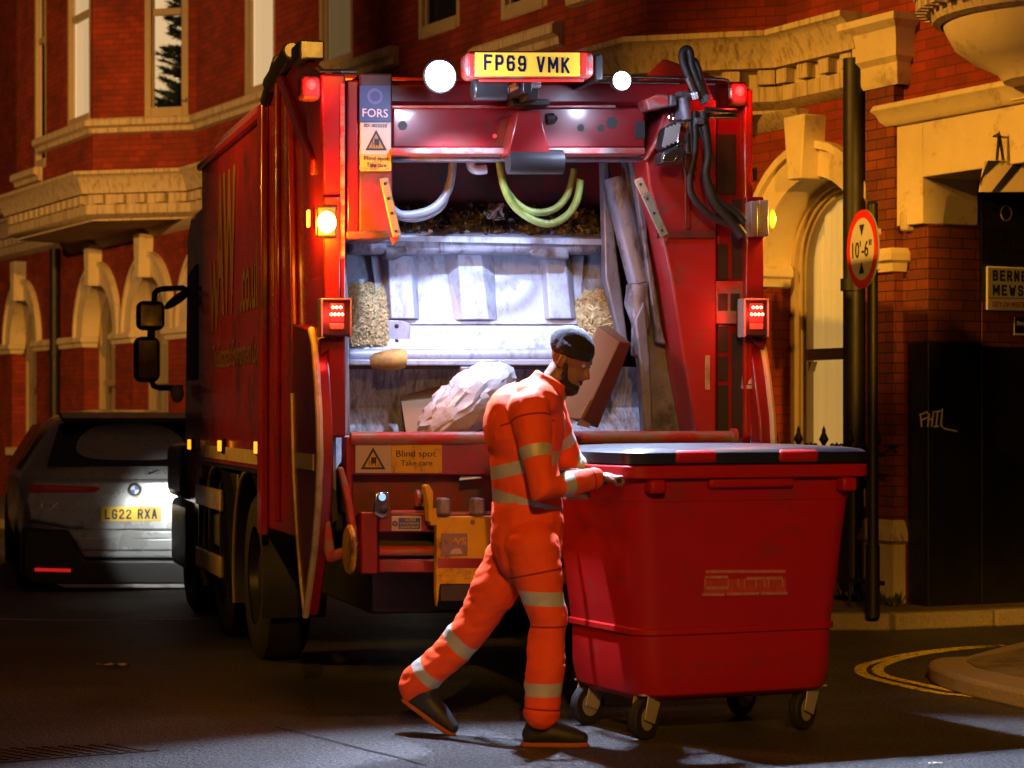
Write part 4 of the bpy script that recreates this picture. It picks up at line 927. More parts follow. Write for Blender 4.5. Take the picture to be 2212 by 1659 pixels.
# packer plate with three ribs
def plate(m):
    pts = [(748, 545, .74), (1306, 545, .74), (1306, 690, .585), (1262, 762, .50), (748, 762, .50), (748, 690, .585)]
    a = [P(u, v, y) for u, v, y in pts]
    m.quad(a[0], a[1], a[2], a[5]); m.quad(a[5], a[2], a[3], a[4])
def centre(m):
    a = [P(u, v, y) for u, v, y in ((800, 540, .70), (1262, 540, .70), (1250, 700, .56), (822, 700, .56))]
    b_ = [p+Vector((0, .12, -.02)) for p in a]
    m.add(a+b_, [(0, 1, 2, 3), (1, 5, 6, 2), (0, 3, 7, 4), (0, 4, 5, 1)])
tp("packer_plate", m_steel, plate, smooth=False)
tp("packer_panel", m_steel, centre, smooth=False)
def rib(m, ut0, ut1, ub0, ub1, v0, v1, out=.10, slope=16):
    a = [P(ut0-slope, v0+6, .695), P(ut0, v0, .62), P(ut1, v0, .62), P(ut1+slope, v0+6, .695)]
    b_ = [P(ub0-slope*.6, v1+2, .565), P(ub0, v1, .535), P(ub1, v1, .535), P(ub1+slope*.6, v1+2, .565)]
    m.add(a+b_, [(0, 1, 5, 4), (1, 2, 6, 5), (2, 3, 7, 6), (0, 3, 2, 1), (4, 5, 6, 7)])
tp("packer_rib", m_steel, lambda m: rib(m, 988, 1036, 1000, 1056, 533, 690, slope=30), bevel=.006, smooth=False)
tp("packer_rib", m_steel, lambda m: rib(m, 838, 886, 846, 896, 552, 688, slope=16), bevel=.006, smooth=False)
tp("packer_rib", m_steel, lambda m: rib(m, 1178, 1222, 1188, 1234, 552, 688, slope=16), bevel=.006, smooth=False)
tp("packer_hood", m_steeldk, lambda m: (pY(m, [(828, 526), (882, 526), (882, 545), (858, 560), (832, 556)], .50, .62), pY(m, [(1140, 545), (1160, 530), (1228, 533), (1232, 560), (1160, 556)], .50, .62)), bevel=.012)
hp = tp("inspection_cover", m_steel, lambda m: (lambda c: m.extr([(c.x+.165*max(-1, min(1, 1.25*math.cos(a)))*1.0, c.y, c.z+.075*max(-1, min(1, 1.25*math.sin(a)))) for a in [2*PI*i/32 for i in range(32)]], (0, .02, 0)))(P(820, 722, .535)), bevel=.006)
tp("bolt", m_blackmet, lambda m: [m.ell(P(u, v, .533), (.012, .01, .012), None, 8, 6) for u, v in ((783, 705), (783, 737), (819, 741), (857, 737), (857, 704))] and None, hp)
tp("packer_lip", m_steel, lambda m: (m.tube([P(750, 768, .50), P(1262, 766, .50)], .035, 14), bY(m, 750, 776, 1262, 790, .44, .56)), bevel=.008)
tp("wiper_edge", m_black, lambda m: bY(m, 750, 789, 1255, 797, .47, .55), bevel=.004)
tp("hopper_back", m_steelstreak, lambda m: (lambda a, b_: m.add([(-1.02, .62, a), (1.0, .62, a), (1.0, .72, b_), (-1.02, .72, b_), (1.0, .45, b_-.35), (-1.02, .45, b_-.35)], [(0, 1, 2, 3), (3, 2, 4, 5)]))(P(900, 790, .62).z, P(900, 880, .72).z))
tp("hopper_floor", m_steeldk, lambda m: m.add([(-1.02, .6, 1.12), (1.0, .6, 1.12), (1.0, -.05, 1.33), (-1.02, -.05, 1.33)], [(0, 1, 2, 3)]))
# right hand side of the hopper: liner, swinging arm and packer ram
tp("side_liner", m_steeldk, lambda m: pY(m, [(1348, 345), (1393, 345), (1402, 400), (1424, 480), (1452, 610), (1482, 800), (1508, 942), (1404, 942)], .30, .36), bevel=.008)
tp("side_arm", m_bluegrey, lambda m: (pY(m, [(1302, 345), (1316, 345), (1335, 560), (1360, 760), (1340, 740), (1308, 600)], .42, .50), pY(m, [(1372, 690), (1392, 650), (1404, 760), (1412, 942), (1392, 942), (1384, 800)], .2, .28)), bevel=.01)
tp("packer_ram", m_bluegrey, lambda m: (m.tube([P(1328, 385, .36), P(1356, 500, .34), P(1384, 612, .32)], .068, 18), m.tube([P(1384, 612, .32), P(1386, 622, .32)], .075, 18)))
tp("ram_link", m_bluegrey, lambda m: (m.tube([P(1380, 622, .30), P(1372, 655, .28), P(1384, 700, .26), P(1374, 770, .26)], [.07, .06, .05, .03], 12), pY(m, [(1362, 630), (1400, 620), (1408, 700), (1392, 760), (1380, 700)], .24, .29)), bevel=.01)
tp("guide_plate", m_bluegrey, lambda m: pY(m, [(1362, 340), (1388, 340), (1400, 520), (1428, 700), (1440, 745), (1420, 740), (1396, 560)], .22, .28), bevel=.008)
# ---- hoses
def hose(uv, r, y, mater, name="hose"):
    pts = [P(u, v, yy) for (u, v), yy in zip(uv, y if isinstance(y, list) else [y]*len(uv))]; q = []
    for i in range(len(pts)-1):
        p0 = pts[max(i-1, 0)]; p1 = pts[i]; p2 = pts[i+1]; p3 = pts[min(i+2, len(pts)-1)]
        for k in range(6):
            t = k/6; q.append(.5*((2*p1)+(p2-p0)*t+(2*p0-5*p1+4*p2-p3)*t*t+(3*p1-p0-3*p2+p3)*t**3))
    q.append(pts[-1]); tp(name, mater, lambda m: m.tube(q, r, 12))
m_hoseg = mat("grey_hose", (.15, .15, .18), .5); m_hosey = mat("yellow_green_hose", (.13, .16, .03), .5, 0, .3, 30)
hose([(978, 340), (976, 375), (966, 415), (940, 447), (905, 461), (868, 464), (848, 452)], .022, .25, m_hoseg)
hose([(968, 395), (958, 440), (930, 463), (890, 473), (855, 466)], .018, .33, m_hoseg)
hose([(1080, 338), (1083, 375), (1097, 415), (1125, 446), (1160, 459), (1200, 450), (1226, 420), (1238, 380), (1240, 365)], .019, .22, m_hosey)
hose([(1078, 345), (1088, 400), (1108, 442), (1145, 472), (1186, 483), (1222, 468), (1245, 435), (1254, 388)], .020, .16, m_hosey)
hose([(1016, 350), (1020, 362), (1032, 367), (1050, 365)], .026, .3, m_steel, "elbow_pipe")
# black hose bundle and valve gear top right
for pts, r in (([(1500, 200), (1488, 165), (1476, 135), (1474, 115), (1482, 106), (1490, 112), (1494, 140), (1508, 180), (1522, 225)], .021), ([(1512, 195), (1500, 160), (1494, 140), (1500, 132), (1507, 145), (1516, 175), (1532, 215)], .018),
               ([(1500, 240), (1502, 320), (1490, 390), (1500, 430), (1540, 470), (1600, 495)], .018), ([(1518, 240), (1530, 330), (1525, 380), (1545, 430), (1590, 460), (1606, 480)], .024),
               ([(1530, 400), (1545, 440), (1580, 480), (1604, 510)], .03), ([(1500, 250), (1520, 300), (1536, 330), (1540, 350)], .012), ([(1490, 255), (1496, 330), (1502, 370)], .010), ([(1452, 260), (1444, 290), (1440, 320)], .008), ([(1475, 330), (1480, 370), (1495, 400)], .006)):
    hose(pts, r, -.10, m_black)
tp("hose_fitting", m_chrome, lambda m: (m.tube([P(1488, 168, -.1), P(1503, 205, -.1)], .026, 12), m.tube([P(1508, 175, -.1), P(1526, 210, -.1)], .024, 12), m.tube([P(1502, 200, -.1), P(1505, 215, -.1)], .033, 6), m.tube([P(1524, 206, -.1), P(1528, 220, -.1)], .033, 6)), ang=20)
tp("grab_rail", m_blackmet, lambda m: (m.tube([P(1523, 237, -.12), P(1560, 240, -.12), P(1588, 240, -.05), P(1588, 250, -.05), P(1530, 250, -.1)], .016, 10),))
tp("valve_block", m_yellow, lambda m: bY(m, 1493, 238, 1530, 284, -.07, .02), bevel=.008)
tp("stop_block", m_redworn, lambda m: (pY(m, [(1394, 214), (1420, 204), (1446, 204), (1446, 230), (1402, 238)], -.10, .05), pY(m, [(1446, 250), (1456, 262), (1402, 345), (1392, 345)], -.02, .02)), bevel=.01)
tp("valve_gear", m_steeldk, lambda m: (bY(m, 1448, 204, 1462, 228, -.12, .0), bY(m, 1468, 196, 1492, 258, -.06, .02), m.tube([P(1476, 210, -.1), P(1484, 260, -.1)], .03, 10), bY(m, 1462, 262, 1482, 268, -.1, 0), m.tube([P(1500, 262, -.12), P(1520, 262, -.12)], .02, 10), bY(m, 1484, 285, 1500, 330, -.04, .02)), bevel=.006)
wl = tp("folded_lamp", m_blackmet, lambda m: (pY(m, [(1440, 275), (1462, 262), (1472, 300), (1446, 325), (1432, 320)], -.16, -.02), pY(m, [(1430, 328), (1468, 312), (1486, 330), (1464, 356), (1428, 352)], -.18, -.05)), bevel=.012)
tp("lamp_fin", m_greyp, lambda m: [m.bar(P(1442+k*8, 276-k*3, -.165), P(1434+k*9, 318-k*4, -.165), .008, .02) for k in range(4)] and None, wl)
tp("lamp_face", m_chrome, lambda m: pY(m, [(1434, 334), (1462, 322), (1470, 330), (1454, 350), (1432, 349)], -.186, -.18), wl, bevel=.004)
tp("ring_bolt", m_chrome, lambda m: (m.tube([P(1450+5*math.cos(t*PI/6), 255+9*math.sin(t*PI/6), -.15) for t in range(13)], .005, 6), m.tube([P(1462, 312, -.18), P(1484, 305, -.18)], .009, 8), m.tube([P(1466, 280, -.16), P(1464, 315, -.18)], .005, 6)))
# ---- prop bars hanging from the tailgate
def propbar(name, u0, v0, u1, v1, wd, mater, top=None):
    def f(m, a, b_):
        p0 = P(u0+(u1-u0)*a, v0+(v1-v0)*a, -.10); p1 = P(u0+(u1-u0)*b_, v0+(v1-v0)*b_, -.10); m.bar(p0, p1, .014, wd, (1, 0, 0))
    o = tp(name, mater, lambda m: f(m, .26 if top else 0, 1), bevel=.006)
    if top: tp("bare_end", top, lambda m: f(m, 0, .27), o, bevel=.006)
    tp("bolt_hole", m_black, lambda m: [m.cyl(P(u0+(u1-u0)*t, v0+(v1-v0)*t, -.109), P(u0+(u1-u0)*t, v0+(v1-v0)*t, -.105), .008, 10) for t in (.1, .35, .6, .9)] and None, o)
propbar("prop_bar", 1378, 386, 1436, 510, .048, mat("grey_green_paint", (.30, .36, .33), .5, 0, .2, 9, dirt=(.12, .1, .1), dirt_amt=.3, dirt_s=9), mat("primer_cream", (.52, .40, .28), .5, 0, .15, 9))
propbar("prop_bar", 829, 384, 858, 512, .044, mat("primer_brown", (.46, .30, .17), .5, 0, .2, 9))
tp("hook_tooth", m_redworn, lambda m: (pY(m, [(848, 512), (862, 512), (853, 527)], -.08, -.02), pY(m, [(1432, 512), (1446, 508), (1436, 530)], -.08, -.02)))
# ---- lift rams each side
tp("lift_ram", m_greyp, lambda m: (m.tube([P(1612, 718, .10), P(1618, 832, .06)], [.040, .046], 18), m.tube([P(1618, 832, .06), P(1618, 840, .06)], .05, 18)))
tp("ram_rod", m_chrome, lambda m: m.tube([P(1617, 838, .06), P(1629, 975, .02)], .018, 12))
tp("lift_ram", m_greyp, lambda m: (m.tube([P(707, 742, .06), P(708, 830, .06)], .030, 18),))
tp("ram_rod", m_chrome, lambda m: m.tube([P(703, 832, .06), P(706, 945, .04)], .016, 12))
tp("ladder_frame", m_redworn, lambda m: (m.bar(P(729, 720, .12), P(729, 945, .12), .03, .012), m.bar(P(712, 812, .11), P(732, 812, .11), .01, .02), m.bar(P(712, 935, .11), P(732, 935, .11), .01, .02), m.bar(P(1610, 745, .1), P(1612, 940, .1), .02, .02)))
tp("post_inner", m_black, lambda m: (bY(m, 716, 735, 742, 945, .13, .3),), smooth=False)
tp("reflector_strip", m_tan, lambda m: (bY(m, 1640, 760, 1652, 838, .05, .06), bY(m, 1524, 768, 1534, 842, .012, .02)), bevel=.002)
# ---- hopper lip and what hangs under it
tp("hopper_lip", m_redworn, lambda m: (m.tube([P(757, 947, -.09), P(1588, 944, -.09)], .032, 16), m.tube([P(1580, 944, -.09), P(1590, 944, -.09)], .045, 16)))
tp("lip_panel", m_red, lambda m: (bY(m, 757, 955, 1590, 1026, -.075, .02), bY(m, 748, 944, 762, 1108, -.09, .05)), bevel=.008)
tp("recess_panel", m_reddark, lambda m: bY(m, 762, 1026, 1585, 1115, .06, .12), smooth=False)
tp("end_cheek", m_red, lambda m: (bY(m, 1570, 944, 1592, 1110, -.085, .05),), bevel=.006)
s2 = tp("blind_spot_sign", m_wsign, lambda m: bY(m, 768, 959, 846, 1022, -.083, -.076), bevel=.003)
tp("yellow_panel", m_ysign, lambda m: bY(m, 846, 959, 955, 1022, -.083, -.076), s2, bevel=.003)
warning(s2, 779, 966, 833, 1014, -.0845)
ptext("Blind spot", 856, 973, 942, 991, -.0845, None, s2); ptext("Take care", 866, 994, 934, 1006, -.0845, None, s2)
# bin lift
tp("lift_frame", m_red, lambda m: (bY(m, 818, 1106, 1560, 1150, -.16, -.06), bY(m, 780, 1106, 817, 1240, -.16, -.05), bY(m, 818, 1208, 1560, 1238, -.15, -.06), bY(m, 1560, 1106, 1592, 1240, -.16, -.05)), bevel=.01)
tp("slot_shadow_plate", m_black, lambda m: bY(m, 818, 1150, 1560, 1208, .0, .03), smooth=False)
tp("lift_bar", m_redworn, lambda m: (m.tube([P(818, 1190, -.11), P(1560, 1190, -.11)], .027, 14), m.tube([P(845, 1107, -.13), P(945, 1107, -.13)], .012, 10)))
comb = tp("bin_lift_plate", m_yellow, lambda m: (pY(m, [(943, 1116), (1340, 1112), (1340, 1262), (951, 1262), (945, 1312), (942, 1280)], -.30, -.24), bY(m, 930, 1098, 945, 1135, -.30, -.22)), bevel=.006)
tp("red_stripe", m_red, lambda m: bY(m, 946, 1206, 1340, 1227, -.304, -.301), comb, smooth=False)
tp("rubber_apron", m_black, lambda m: bY(m, 952, 1262, 1338, 1298, -.28, -.25), comb)
tp("bolt", m_reddark, lambda m: [m.cyl(P(u, v, -.308), P(u, v, -.30), .014, 14) for u in (1058, 1083, 1270) for v in (1190, 1233)]+[m.cyl(P(1021, 1128, -.308), P(1021, 1128, -.30), .012, 12)] and None, comb)
for u in (962, 1036, 1110, 1184, 1258, 1330): tp("lift_prong", m_steeldk, lambda m: pY(m, [(u-12, 1076), (u+12, 1076), (u+14, 1112), (u-14, 1112)], -.36, -.26), comb, bevel=.012)
tp("lift_hook", m_yellow, lambda m: (pY(m, [(917, 1050), (926, 1046), (936, 1062), (936, 1128), (926, 1128), (922, 1075)], -.30, -.22)), comb, bevel=.006)
vs_ = tp("maker_badge", mat("grey_violet_badge", (.20, .13, .15), .5), lambda m: bY(m, 953, 1152, 1010, 1201, -.306, -.301), comb, bevel=.002)
ptext("VWS", 957, 1162, 1007, 1177, -.307, m_yellow, vs_, .01)
tp("badge_shape", m_wsign, lambda m: pY(m, [(972, 1197), (976, 1188), (984, 1184), (994, 1185), (1000, 1196)], -.3075, -.3065), vs_)
# controls
cb_ = tp("control_box", m_chrome, lambda m: (pY(m, [(808, 1064), (842, 1062), (845, 1112), (826, 1121), (806, 1110)], -.20, -.06)), bevel=.012, seg=3)
tp("blue_lamp", emis("pale_blue_lamp", (.35, .6, 1), 1.2), lambda m: m.ell(P(826, 1074, -.202), (.018, .01, .018)), cb_)
tp("key_switch", m_black, lambda m: m.ell(P(829, 1101, -.202), (.02, .014, .02)), cb_)
es = tp("emergency_stop", m_redworn, lambda m: m.tube([P(898, 1076, -.15), P(905, 1076, -.15)], .042, 16))
tp("stop_body", m_yellow, lambda m: (bY(m, 916, 1058, 928, 1096, -.19, -.11),), es, bevel=.006)
tp("stop_stem", m_black, lambda m: m.tube([P(904, 1076, -.15), P(917, 1076, -.15)], .026, 12), es)
cs = tp("caution_sign", m_wsign, lambda m: bY(m, 846, 1115, 910, 1147, -.166, -.161), bevel=.002)
tp("blue_panel", m_blue, lambda m: bY(m, 861, 1119, 908, 1143, -.168, -.1665), cs)
tp("mandatory_symbol", m_blue, lambda m: m.lathe([(.005, 0), (.014, 0)], P(853, 1131, -.1675), 18, Matrix.Rotation(PI/2, 3, 'X')), cs)
ptext("CAUTION", 874, 1120, 898, 1126, -.169, m_wsign, cs); ptext("BE SURE ALL PERSONS ARE\nCLEAR BEFORE USING LIFT", 864, 1128, 905, 1141, -.169, m_wsign, cs)
# side arms and yellow guard disc
tp("lift_arm", m_redworn, lambda m: (pY(m, [(731, 1010), (742, 1008), (757, 1060), (772, 1140), (776, 1180), (760, 1180), (748, 1090)], -.12, -.05), pY(m, [(703, 1120), (714, 1120), (724, 1190), (718, 1215), (708, 1215), (700, 1190)], -.03, .04), m.tube([P(712, 1205, .0), P(770, 1185, -.1)], .03, 12)), bevel=.01)
MD = Matrix.Rotation(math.radians(1), 3, 'Z') @ Matrix.Rotation(math.radians(90), 3, 'Y')
dsk = tp("guard_disc", m_yellow, lambda m: m.lathe([(0, -.018), (.112, -.016), (.122, -.006), (.122, .006), (.112, .014), (0, .016)], P(756, 1187, -.20), 36, MD))
tp("hanging_flap", m_blackmet, lambda m: (pY(m, [(712, 1050), (726, 1060), (730, 1120), (718, 1130)], .05, .1),))
tp("cab_document", m_white, lambda m: (m.extr([P(992, 1038, -.12), P(1040, 1032, -.12), P(1040, 1034, -.02), P(995, 1031, -.02)], (0, 0, .004))), smooth=False)

# ================================================================== load in the hopper
def rnd_mound(m, c, rx, ry, rz, n=24, seed=0):
    vs = []; k = 10
    for j in range(k+1):
        for i in range(n):
            a = 2*PI*i/n; r = j/k; z = (1-r*r)*rz
            p = Vector((c.x+rx*r*math.cos(a), c.y+ry*r*math.sin(a), c.z+z)); q = mnoise.noise_vector(p*9+Vector((seed, 0, 0)))*.035*(1-.5*r)
            vs.append(p+q)
    m.add(vs, [(j*n+i, j*n+(i+1) % n, (j+1)*n+(i+1) % n, (j+1)*n+i) for j in range(k) for i in range(n)])
m_straw = mat("chopped_straw", (.50, .40, .22), .9, 0, .45, 30)
def straw(m, quadpts, n, seed):
    rr = random.Random(seed); A, Bq, C, D = quadpts
    for i in range(n):
        a, b_ = rr.random(), rr.random(); p = A.lerp(Bq, a).lerp(D.lerp(C, a), b_)
        hump = .09*math.sin(PI*min(1, max(0, b_)))*(.5+.5*math.sin(PI*a)); p = p+Vector((0, -hump*rr.random()-.005, hump*.2*rr.random()))
        d = Vector((rr.uniform(-1, 1), rr.uniform(-.6, .6), rr.uniform(-1, 1))).normalized()*rr.uniform(.006, .022); s = d.cross(Vector((rr.uniform(-.3, .3), -1, rr.uniform(-.3, .3)))).normalized()*rr.uniform(.002, .005)
        m.quad(p-d-s, p+d-s, p+d+s, p-d+s)
for k, (cs_, lab) in enumerate(((((752, 618, .66), (828, 612, .66), (836, 742, .52), (756, 745, .50)), "heap of pale chopped straw in the left corner of the hopper"), (((1232, 636, .66), (1308, 628, .62), (1345, 742, .5), (1262, 745, .5)), "heap of pale chopped straw at the right of the hopper"))):
    o = MB(); q = [P(*c) for c in cs_]; straw(o, q, 5200, k)
    back = [p+Vector((0, .015, 0)) for p in q]; o.quad(*back)
    so = o.build("straw_heap", m_straw, None, smooth=False, merge=False); so.location = (T.o[0], T.o[1], 0); so.rotation_euler = (0, 0, T.a)
    so["kind"] = "stuff"; so["label"] = lab; so["category"] = "straw"
dcol = [(.20, .16, .11), (.04, .03, .025), (.30, .27, .25), (.25, .14, .08), (.12, .14, .25), (.5, .36, .1)]
dm = [mat("debris_scrap_%s" % "abcdef"[i], c, .8) for i, c in enumerate(dcol)]
def debris(m):
    rr = random.Random(5)
    for i in range(1500):
        x = rr.uniform(-.95, .95); t = rr.random()**.7; y = .50+.4*t
        z = lz0.z+(lz1.z-lz0.z)*t+rr.uniform(0, .05)*(.3+t); r = rr.uniform(.005, .022)
        m.cur = rr.choice((0, 1, 1, 1, 2, 3, 3, 4, 5)); R3 = Matrix.Rotation(rr.uniform(0, 6), 3, (rr.random(), rr.random(), rr.random()+.1))
        m.add([R3 @ Vector(v)*r+Vector((x, y, z)) for v in ((-1, -.6, 0), (1, -.5, .2), (.8, .7, -.1), (-.3, .6, .5), (0, 0, .5))], [(0, 1, 4), (1, 2, 4), (2, 3, 4), (3, 0, 4)])
o = MB(); debris(o); so = o.build("debris", dm, None, smooth=False, merge=False); so.location = (T.o[0], T.o[1], 0); so.rotation_euler = (0, 0, T.a)
so["kind"] = "stuff"; so["label"] = "loose rubbish scraps lying along the ledge above the packer plate"; so["category"] = "rubbish"
def in_truck(name, lab, cat, mater, fn, **k):
    o = part(name, mater, None, fn, **k); o.location = (T.o[0], T.o[1], 0); o.rotation_euler = (0, 0, T.a); return tag(o, lab, cat)
m_flapc = mat("brown_cardboard_light", (.40, .25, .14), .8, 0, .1, 7)
in_truck("cardboard_sheet", "flat brown cardboard sheet leaning against the hopper back behind the plastic bag", "cardboard", m_cardb,
    lambda m: m.extr([P(u, v, y) for u, v, y in ((865, 856, .62), (960, 832, .66), (1110, 792, .70), (1118, 830, .55), (985, 950, .2), (880, 950, .2))], (0, .008, .0)), smooth=False)
def cbox(m):
    a = [P(u, v, y) for u, v, y in ((1290, 705, .02), (1340, 738, -.02), (1262, 905, -.02), (1205, 905, .02))]
    b_ = [P(u, v, y) for u, v, y in ((1312, 700, .30), (1364, 742, .24), (1292, 925, .22), (1230, 905, .30))]
    m.add(a+b_, [(0, 1, 2, 3), (4, 7, 6, 5), (0, 4, 5, 1), (1, 5, 6, 2), (2, 6, 7, 3), (3, 7, 4, 0)])
bx = in_truck("cardboard_box", "tall brown cardboard box tipped into the hopper behind the worker", "cardboard box", m_cardb, cbox, bevel=.006)
part("paper_label", m_white, bx, lambda m: m.quad(*[P(u, v, y-.006) for u, v, y in ((1275, 862, -.02), (1292, 872, .12), (1272, 925, .12), (1246, 918, -.02))]))
m_wrap = mat("crumpled_clear_film", (.44, .47, .54), .25, 0, .15, 14, .6, 30)
def bag(m):
    n, k = 40, 26; c = P(1010, 880, .12)
    R3 = Matrix.Rotation(math.radians(38), 3, 'Y')
    for j in range(k+1):
        for i in range(n): pass
    vs = []
    for j in range(k+1):
        t = PI*j/k
        for i in range(n):
            a = 2*PI*i/n; p = Vector((math.sin(t)*math.cos(a), math.sin(t)*math.sin(a), math.cos(t)))
            q = Vector((p.x*.15, p.y*.17, p.z*.31)) if False else Vector((p.x*.30, p.y*.16, p.z*.14))
            d = mnoise.turbulence_vector(p*2.6, 4, True)*.06+mnoise.noise_vector(p*9)*.018
            vs.append(R3.inverted() @ (q+d*.6)+c)
    m.add(vs, [(j*n+i, j*n+(i+1) % n, (j+1)*n+(i+1) % n, (j+1)*n+i) for j in range(k) for i in range(n)])
in_truck("plastic_bag", "crumpled translucent plastic wrapping spilling over the hopper lip", "plastic bag", m_wrap, bag, ang=25)
in_truck("cardboard_tube", "dirty yellow tube lying on the hopper edge below the left straw heap", "tube", mat("grubby_yellow", (.38, .26, .06), .6, 0, .3, 12, dirt=(.06, .04, .03), dirt_amt=.4), lambda m: m.tube([P(803, 785, .38), P(812, 783, .37), P(862, 775, .36), P(876, 776, .36)], [.035, .05, .055, .045], 16))
in_truck("paper_scrap", "torn pale cardboard piece on the hopper lip right of the box", "paper", m_flapc, lambda m: m.extr([P(1290, 935, -.05), P(1342, 932, -.05), P(1340, 942, -.05), P(1288, 944, -.05)], (0, .01, 0)))
in_truck("foil_ball", "crumpled silver foil ball on the debris ledge above the packer plate", "foil", m_chrome, lambda m: (lambda c: m.add([c+Vector((random.uniform(-1, 1), random.uniform(-1, 1), random.uniform(-1, 1)))*.05 for _ in range(60)], [tuple(random.sample(range(60), 3)) for _ in range(90)]))(P(1068, 458, .55)), smooth=False, merge=False)
#BIN
# ================================================================== wheeled bin
BN = Fr((1385-CX)/F*10.55, 10.55, math.radians(24))      # near left bottom corner, x along the long side, y to the back
bn = empty("wheeled_bin", BN); tag(bn, "large red four-wheeled waste bin being pushed, with black lid and faded white lettering", "wheelie bin")
m_binred = mat("red_bin_plastic", (.38, .004, .003), .5, 0, .08, 3, .03, 60, 0, dirt=(.25, .02, .016), dirt_amt=.2, dirt_s=3.5, spec=.3, stretch=(1, 1, 2.2))
m_lid = mat("black_bin_lid", (.010, .010, .013), .38, 0, .1, 5, .03, 40)
def rrect(x0, x1, y0, y1, r, z, n=6):
    out = []
    for cx_, cy_, a0 in ((x1-r, y1-r, 0), (x0+r, y1-r, PI/2), (x0+r, y0+r, PI), (x1-r, y0+r, 3*PI/2)):
        for i in range(n+1):
            a = a0+PI/2*i/n; out.append((cx_+r*math.cos(a), cy_+r*math.sin(a), z))
    return out
def loft(m, rings, cap0=True, cap1=True):
    n = len(rings[0]); vs = [p for r in rings for p in r]
    fs = [(i*n+k, i*n+(k+1) % n, (i+1)*n+(k+1) % n, (i+1)*n+k) for i in range(len(rings)-1) for k in range(n)]
    if cap0: fs.append(tuple(range(n-1, -1, -1)))
    if cap1: fs.append(tuple((len(rings)-1)*n+k for k in range(n)))
    m.add(vs, fs)
L0, W0_ = 1.05, .82
def binbody(m):
    r = []
    for t, g, rad in ((0, -.05, .16), (.03, -.01, .14), (.12, 0, .12), (.30, .0, .11), (.301, .012, .11), (.33, .012, .11), (.331, .004, .11), (1, .065, .10)):
        z = .18+t*(1.20-.18); r.append(rrect(-g, L0+g, -g, W0_+g, rad, z))
    for g, z in ((.09, 1.205), (.125, 1.21), (.125, 1.265), (.10, 1.27), (.085, 1.262), (.06, 1.1)):
        r.append(rrect(-g, L0+g, -g, W0_+g, .10, z))
    loft(m, r, True, True)
part("body", m_binred, bn, binbody, bevel=.006)
for b_ in ((-.02, .06, -.14, -.06, 1.14, 1.205), (L0-.06, L0+.02, -.14, -.06, 1.14, 1.205), (.3, L0-.3, -.105, -.06, 1.16, 1.207)): part("rim_rib", m_binred, bn, lambda m: m.box(*b_), bevel=.015)
def lid(m):
    r = []
    for g, z in ((.10, 1.272), (.115, 1.275), (.120, 1.325), (.105, 1.338), (.04, 1.348), (-.15, 1.358), (-.34, 1.362)):
        r.append(rrect(-g, L0+g, -g, W0_+g, max(.04, .10-.3*max(0, -g)), z))
    loft(m, r)
part("lid", m_lid, bn, lid)
for x in (.22, .76): part("lid_handle", m_binred, bn, lambda m: m.box(x-.11, x+.11, -.128, -.06, 1.276, 1.336), bevel=.02)
part("side_handle", m_lid, bn, lambda m: (m.tube([(-.10, .15, 1.19), (-.20, .15, 1.22), (-.23, .17, 1.235), (-.23, W0_-.17, 1.235), (-.20, W0_-.15, 1.22), (-.10, W0_-.15, 1.19)], .016, 10)))
part("trunnion", m_greyp, bn, lambda m: (m.tube([(-.07, W0_/2, 1.12), (-.19, W0_/2, 1.12)], .02, 12), m.tube([(L0+.07, W0_/2, 1.12), (L0+.17, W0_/2, 1.12)], .02, 12)))
m_galv = mat("galvanised_fork", (.50, .46, .38), .5, .3, .15, 9)
for x, y, a in ((.10, .12, .5), (L0-.10, .12, .5), (.10, W0_-.12, .3), (L0-.10, W0_-.12, .4)):
    c = Vector((x, y, 0)); d = Vector((math.cos(a+PI), math.sin(a+PI), 0)); s = Vector((-d.y, d.x, 0)); wc = c+d*.04+Vector((0, 0, .098))
    MR = Matrix.Rotation(a, 3, 'Z') @ Matrix.Rotation(PI/2, 3, 'X')
    cs2 = part("caster", m_galv, bn, lambda m: [m.extr([c+s*q+d*.09+Vector((0, 0, .10)), c+s*q+d*.01+Vector((0, 0, .07)), c+s*q-d*.06+Vector((0, 0, .21)), c+s*q+d*.06+Vector((0, 0, .21))], s*.006) for q in (-.042, .036)] + [m.box(x-.07, x+.07, y-.07, y+.07, .205, .215), m.cyl(c+Vector((0, 0, .18)), c+Vector((0, 0, .205)), .035)] and None, bevel=.003)
    part("tyre", m_tyre, cs2, lambda m: m.lathe([(.055, -.024), (.09, -.024), (.098, -.014), (.098, .014), (.09, .024), (.055, .024)], wc, 28, MR))
    part("hub", m_greyp, cs2, lambda m: m.lathe([(0, -.026), (.056, -.022), (.056, .022), (0, .026)], wc, 20, MR))
# worn two line print on the front: only strokes of the letters are left
m_print = mat("worn_white_print", (.45, .16, .12), .6, 0, .35, 40)
def prnt(m):
    def q(x, y):
        u, v = 1497.6+.1042*x, 1180.8+.1042*y; return BN.py(u, v, -.026+(.0))
    rows = [((170, 640), 250), ((720, 1010), 258), ((1250, 1620), 250), ((230, 700), 350), ((250, 980), 520), ((980, 1900), 518), ((250, 720), 635), ((1100, 1480), 660), ((1500, 1850), 655), ((270, 720), 860), ((180, 640), 1000), ((700, 1350), 985), ((1420, 1950), 975)]
    for (a, b_), y in rows: m.bar(q(a, y), q(b_, y-6), .004, .013, (0, 0, 1))
    for x in (200, 420, 700, 980, 1180, 1420, 1600): m.bar(q(x, 290), q(x, 470), .003, .006, (1, 0, 0))
    for x in (240, 720, 930, 1060, 1300, 1480, 1560, 1850): m.bar(q(x, 670), q(x, 850), .003, .006, (1, 0, 0))
